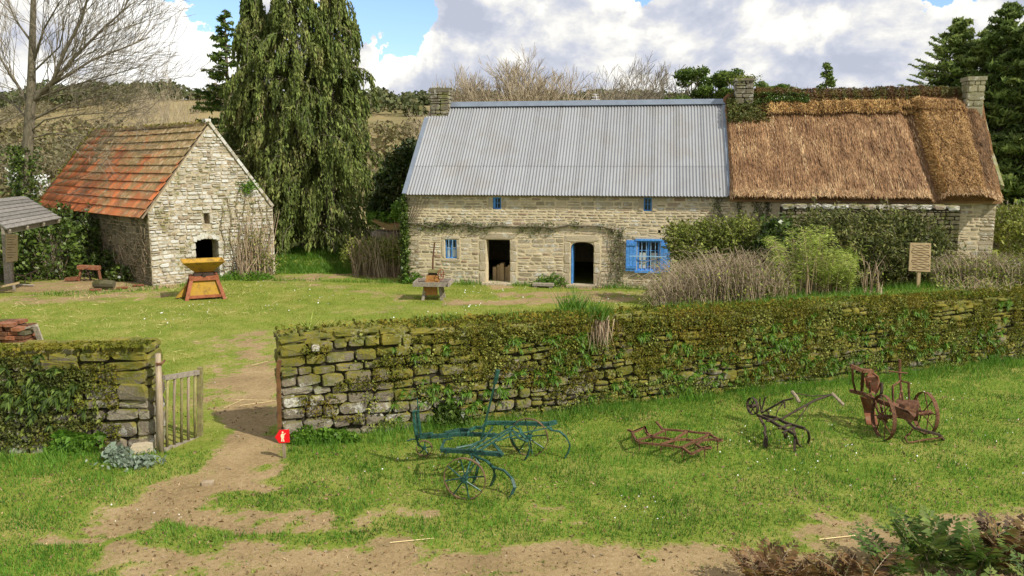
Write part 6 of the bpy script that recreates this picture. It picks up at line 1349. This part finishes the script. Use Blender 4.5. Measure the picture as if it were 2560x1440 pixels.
n = 2200; a = LL_ - RS.rand(n) * 6; P_ = np.array(LA)[None, :] + np.stack([a, np.zeros(n) + .05 + .5 * RS.rand(n), np.zeros(n)], 1); P_[:, 2] = 1.62 + .03 * a + .02; V, Fc = leaves(P_, .08, .05); o = npmesh('wall_top_moss', V, Fc, G_moss, None, rnd=cluster_rnd(P_, .5)); prop(o, 'moss and small weeds along the top of the left wall', kind='stuff')
def tuft(name, label, c, n, h, wd, mat, sp_=.12, lean=.6, dirv=None, cat='plant', arc=False):
    P_ = np.array(c)[None, :] + RS.normal(size=(n, 3)) * np.array([sp_, sp_, .01]); V, Fc = blades(P_, h, wd, lean, dirv); o = npmesh(name, V, Fc, mat, None, loc=Vector(c), rnd=RS.rand(n)); prop(o, label, cat); return o
def weeds(label, c, n, rx, ry, h, L, mat, name='weed_clump'):
    c = Vector(c); a = RS.rand(n) * 6.283; r_ = np.sqrt(RS.rand(n)); x = c.x + np.cos(a) * r_ * rx; y = c.y + np.sin(a) * r_ * ry
    C = np.stack([x, y, c.z + .02 + h * RS.rand(n) ** .8 * (1 - r_ ** 2 * .8) * (.6 + .8 * fbm(x * 6, y * 6, 2))], 1); V, Fc = leaves(C, L, L * .55, np.array([0, 0, 1.]), .2); o = npmesh(name, V, Fc, mat, None, loc=c, rnd=cluster_rnd(C, L * 2)); prop(o, label, 'weeds'); return o
c = RF.p(6.25, 1.83, -.1); tuft('grass_tuft', 'green tuft with straw hanging over the edge of the long wall, left of centre', c, 160, .32, .022, G_lush)
n = 150; P_ = np.array(RF.p(6.25, 1.8, .06))[None, :] + RS.normal(size=(n, 3)) * np.array([.12, .03, .05]); V, Fc = blades(P_, .5, .02, .25, np.array([0, -.25, -1.85])); o = npmesh('hanging_straw', V, Fc, M_dead, None, rnd=RS.rand(n)); prop(o, 'dead straw hanging down the face of the long wall', 'grass tuft')
tuft('grass_tuft', 'bright green tuft standing behind the long wall near its middle', PY(1435, 782, 17.6), 220, .42, .03, G_lush, .18)
tuft('wall_fern_tuft', 'yellow-green fern sprouting on the left end of the long wall top', RF.p(.55, 1.98, -.25), 20, .26, .03, G_bamboo, .06, .9)
tuft('wall_fern_tuft', 'small green fern on the wall top, second from the gate', RF.p(.95, 1.98, -.3), 16, .22, .03, G_olive, .06, .9)
weeds('big dark green weed clump between the long wall and the cultivator', W(1120, 1062), 900, .42, .22, .42, .11, G_ivy)
weeds('leafy weeds at the left foot of the long wall beside the red sign', W(800, 1105), 1300, .75, .16, .26, .09, G_lush)
weeds('green weeds growing below the apple crusher at the barn foot', GF.p(3.6, 0, .5), 1500, 1.3, .7, .32, .10, G_lush)
weeds('weeds beside the low plank bench at the farmhouse wall', H(6.0, -.15, 0), 700, .75, .2, .5, .09, G_lush)
weeds('weeds at the left corner foot of the farmhouse', H(.4, -.3, 0), 500, .5, .25, .45, .09, G_lush)
c = W(335, 1165); C = np.array(c) + RS.normal(size=(420, 3)) * np.array([.20, .12, .04]) + np.array([0, 0, .09]); V, Fc = leaves(C, .085, .045); o = npmesh('silver_plant', V, Fc, G_grey, None, loc=c, rnd=RS.rand(420)); prop(o, 'grey-green leafy plant at the foot of the left wall by the gate post', 'plant')
c = W(288, 1150); C = np.array(c) + RS.normal(size=(260, 3)) * np.array([.08, .07, .04]) + np.array([0, 0, .14]); V, Fc = leaves(C, .12, .09); o = npmesh('silver_plant', V, Fc, G_grey, None, loc=c, rnd=RS.rand(260)); prop(o, 'small rounded grey-green plant left of the larger one', 'plant')
c = W(520, 1208); st = MB(); st.box(c + UP * .0, Vector((.09, .02, 0)), Vector((-.02, .06, 0)), UP * .03); prop(st.build('flat_stone', M_peb), 'flat grey stone set in the earth path below the gate', 'stone')
c = W(358, 1130); st = MB(); st.box(c + UP * .06, Vector((.17, .05, .02)), Vector((-.03, .12, 0)), UP * .09); prop(st.build('loose_stone', M_dress), 'pale loose stone lying at the foot of the left wall end', 'stone')
# ferns at the lower right
def fern(name, label, c, nf, L, mat, seed, spread=1.0, cat='fern', group='ferns at the lower right'):
    random.seed(seed); Vs, Fs, rr = [], [], []; c = Vector(c); m = MB()
    for k in range(nf):
        a = random.uniform(0, 6.283); hd = Vector((math.cos(a), math.sin(a), 0)); l = L * random.uniform(.6, 1.1); N_ = 13; base = c + Vector((random.uniform(-.15, .15), random.uniform(-.15, .15), 0)); pts = []
        lean = random.uniform(.35, 1.0) * spread
        for i in range(N_ + 1):
            f = i / N_; pts.append(base + hd * l * lean * f ** 1.3 + UP * l * (f - .45 * f * f * lean))
        m.tube([pts[0], pts[5], pts[9], pts[13]], [.006, .005, .004, .002], 3, False); sd = hd.cross(UP); fr_ = random.random()
        for i in range(2, N_ + 1):
            f = i / N_; wl = l * .26 * math.sin(math.pi * min(1, f * .95 + .08)) ** .8 + .012; dd = (pts[i] - pts[i - 1]).normalized()
            for s_ in (-1, 1):
                t_ = (sd * s_ + dd * .45 + Vector(rdir(1)[0]) * .15).normalized(); e = pts[i] + t_ * wl - UP * wl * .12; b0 = len(Vs); w_ = l * .042; mid = pts[i] + t_ * wl * .5
                Vs += [tuple(pts[i] - dd * w_ * .4), tuple(mid + dd * w_), tuple(e), tuple(mid - dd * w_)]; Fs.append((b0, b0 + 3, b0 + 2, b0 + 1)); rr.append((fr_ * .6 + random.random() * .4) % 1)
    t = thing(name, c, label, cat, group); npmesh('fronds', Vs, Fs, mat, t, rnd=rr); m.build('stalks', M_deadr, t)
for k, (x, y, z, L, mat, nf, lab) in enumerate(((1905, 1470, 0, .62, G_fernb, 12, 'brown dead fern, leftmost at the bottom edge'), (1985, 1480, 0, .62, G_fernb, 13, 'rust brown fern second from the left at the bottom edge'), (2075, 1470, 0, .52, G_fernb, 10, 'low brown fern in the middle of the bottom right group'), (2150, 1470, 0, .62, G_fernb, 13, 'red-brown fern before the green one'), (2235, 1440, 0, .66, G_fern, 11, 'yellow-green fern at the bottom edge'),
        (2325, 1420, 0, .82, G_fern, 14, 'dark green upright fern, largest of the group'), (2410, 1440, 0, .82, G_fern, 14, 'green fern right of the upright one'), (2470, 1420, 0, .72, G_fernb, 13, 'brown fern right of the green ones'), (2540, 1430, 0, .80, G_fernb, 15, 'dark brown fern at the right edge'), (2600, 1440, 0, .62, G_fernb, 12, 'brown fern cut by the right edge'), (2350, 1540, 0, .62, G_fern, 13, 'green fern low at the bottom edge'), (2500, 1560, 0, .66, G_fern, 13, 'green fern in the bottom right corner'), (2610, 1530, 0, .66, G_fern, 12, 'fern in the extreme corner'))):
    c = W(x, y); c.z = HZ(c.x, c.y); fern('fern', lab, c, nf, L, mat, 200 + k)
# ================================================================ grass
RS.seed(55)
def inview(x, y, m=1.1): return (np.abs(x) < y * .66 + m)
def field(name, label, n, x0, x1, y0, y1, h, wd, mat, cond=None, thr=.35, lean=.45, dens=1.4, near=None):
    u = RS.rand(n); y = y0 + (y1 - y0) * u ** dens; x = x0 + (x1 - x0) * RS.rand(n); kp = inview(x, y)
    d = dirtmask(x, y); kp &= (RS.rand(n) > (d - .12) / thr) | (RS.rand(n) < .02)
    if cond is not None: kp &= cond(x, y)
    x, y = x[kp], y[kp]; d = d[kp]; P_ = np.stack([x, y, hz(x, y) - .005], 1); lump = .2 + 1.6 * fbm(x * 2.2, y * 2.2, 4) ** 1.2; hh = h * lump * (1 - .55 * np.clip(d * 2, 0, 1))
    if near is not None: hh = hh * near(x, y)
    V, Fc = blades(P_, hh, wd, lean); o = npmesh(name, V, Fc, mat, None, rnd=np.mod(.45 * fbm(x * .9, y * .9, 3) * 1.4 + .55 * RS.rand(len(x)), 1)); prop(o, label, kind='stuff'); return o
out = lambda x, y: (behindwall(x, y) < -.02) | ((x < -4.1) & (y < 13.5))
inn = lambda x, y: ~out(x, y) & ((behindwall(x, y) > .62) | (x < -4.1)) & ~((x < -6.2) & (y > 13.4) & (y < 14.2)) & ~((((x - BO.x) * BN.x + (y - BO.y) * BN.y) < .05) & (((x - BO.x) * BG.x + (y - BO.y) * BG.y) > 0)) & (((x - HO.x) * -HV.x + (y - HO.y) * -HV.y) > .02)
foot = lambda x, y: 1 + 2.2 * np.exp(-(np.abs(behindwall(x, y)) / .45) ** 1.2) * (x > -3.9) + 1.6 * np.exp(-np.abs(y - 13.3) / .3) * (x < -6.5)
field('grass', 'short fresh grass in the foreground', 330000, -12, 14.5, 8.6, 20.8, .066, .0135, G_grass, out, dens=1.25, near=foot)
field('grass', 'thin short grass of the farmyard', 230000, -24, 20, 13.6, 40, .045, .022, G_yard, inn, .55, dens=1.0)
field('tall_grass', 'longer grass blades at the foot of the long wall', 15000, -3.9, 13.5, 12, 20.8, .22, .014, G_lush, lambda x, y: (behindwall(x, y) < -.0) & (behindwall(x, y) > -.75), .5, .5, 1)
field('bank_grass', 'lush grass on the bank behind the right part of the long wall', 30000, 3.5, 17, 16, 26, .17, .022, G_lush, lambda x, y: (behindwall(x, y) > .55) & (behindwall(x, y) < 5.5) & (x > 5), .5, .6, 1)
field('tall_grass', 'tufts along the farmhouse and barn walls', 60000, -20, 12, 30, 40, .20, .03, G_lush, lambda x, y: inn(x, y) & ((np.abs((x - HO.x) * -HV.x + (y - HO.y) * -HV.y) < .55) | (np.abs((x - BO.x) * BN.x + (y - BO.y) * BN.y) < .9)), .9, .5, 1)
field('bank_grass', 'green grassy rise under the weeping conifer', 30000, -14, -3, 36, 43, .16, .035, G_lush, None, 2, .5, 1)
field('dry_grass', 'sparse worn grass and litter on the bare earth', 50000, -12, 14, 8.6, 17, .035, .014, G_yard, lambda x, y: out(x, y) & (dirtmask(x, y) > .3), 9, 1.2, 1.2)
def specks(name, label, n, x0, x1, y0, y1, L, wd, mat, thr, zup=.05, flatn=True):
    x = x0 + (x1 - x0) * RS.rand(n); y = y0 + (y1 - y0) * RS.rand(n); kp = (fbm(x * .55 + 60, y * .55 + 20, 3) > thr) & inview(x, y) & (((behindwall(x, y) < -.1) | (y < 13)) | (behindwall(x, y) > .7) | (x < -4.2)); x, y = x[kp], y[kp]
    C = np.stack([x, y, hz(x, y) + zup], 1); V, Fc = leaves(C, L, wd, np.array([1, 0, 0]) if flatn else None, .3 if flatn else 0); o = npmesh(name, V, Fc, mat, None, rnd=RS.rand(len(x))); prop(o, label, kind='stuff')
specks('daisies', 'tiny white daisies sprinkled in the grass', 1700, -10, 14, 10.5, 18, .022, .022, M_daisy, .62, .075)
specks('daisies', 'white daisies in the farmyard grass', 900, -12, 6, 22, 34, .04, .04, M_daisy, .60, .05)
specks('fallen_leaves', 'scattered dry leaves and crumbs on the ground', 3200, -11, 14, 8.8, 17, .06, .035, M_litter, .35, .012)
specks('fallen_leaves', 'brown crumbs and twigs on the bare track along the bottom edge', 5200, -9, 12, 8.7, 12.5, .05, .018, M_litter, .2, .014)
specks('straw_litter', 'pale straw scattered on the yard', 2200, -20, -8, 20, 33, .22, .008, M_strand, .40, .02)
m = MB(); random.seed(19)
for (x0, y0, x1, y1, r_) in ((2048, 1352, 2138, 1343, .008), (975, 1360, 1085, 1350, .006), (590, 1002, 690, 1004, .006), (600, 1016, 680, 1006, .005), (1140, 1183, 1195, 1181, .004), (560, 1022, 610, 1000, .004), (630, 915, 670, 905, .004), (700, 832, 760, 828, .004)):
    a, b = W(x0, y0), W(x1, y1); m.tube([a + UP * .02, b + UP * .025], r_, 4)
prop(m.build('straw_stalks', M_strand), 'loose long straw stalks lying on path and grass', kind='stuff')
C = []
for k in range(900):
    x = random.uniform(-9, 12); y = random.uniform(8.9, 15.5)
    if dirtmask(np.array([x]), np.array([y]))[0] > .55: C.append((x, y))
m = MB()
for x, y in C:
    s_ = random.uniform(.006, .022); z = HZ(x, y); m.cur = random.random(); a = random.uniform(0, 3); m.box(Vector((x, y, z + s_ * .3)), Vector((math.cos(a), math.sin(a), .1)) * s_, Vector((-math.sin(a), math.cos(a), .1)) * s_ * .7, UP * s_ * .5)
prop(m.build('pebbles', M_peb), 'small pebbles pressed into the bare earth', kind='stuff')
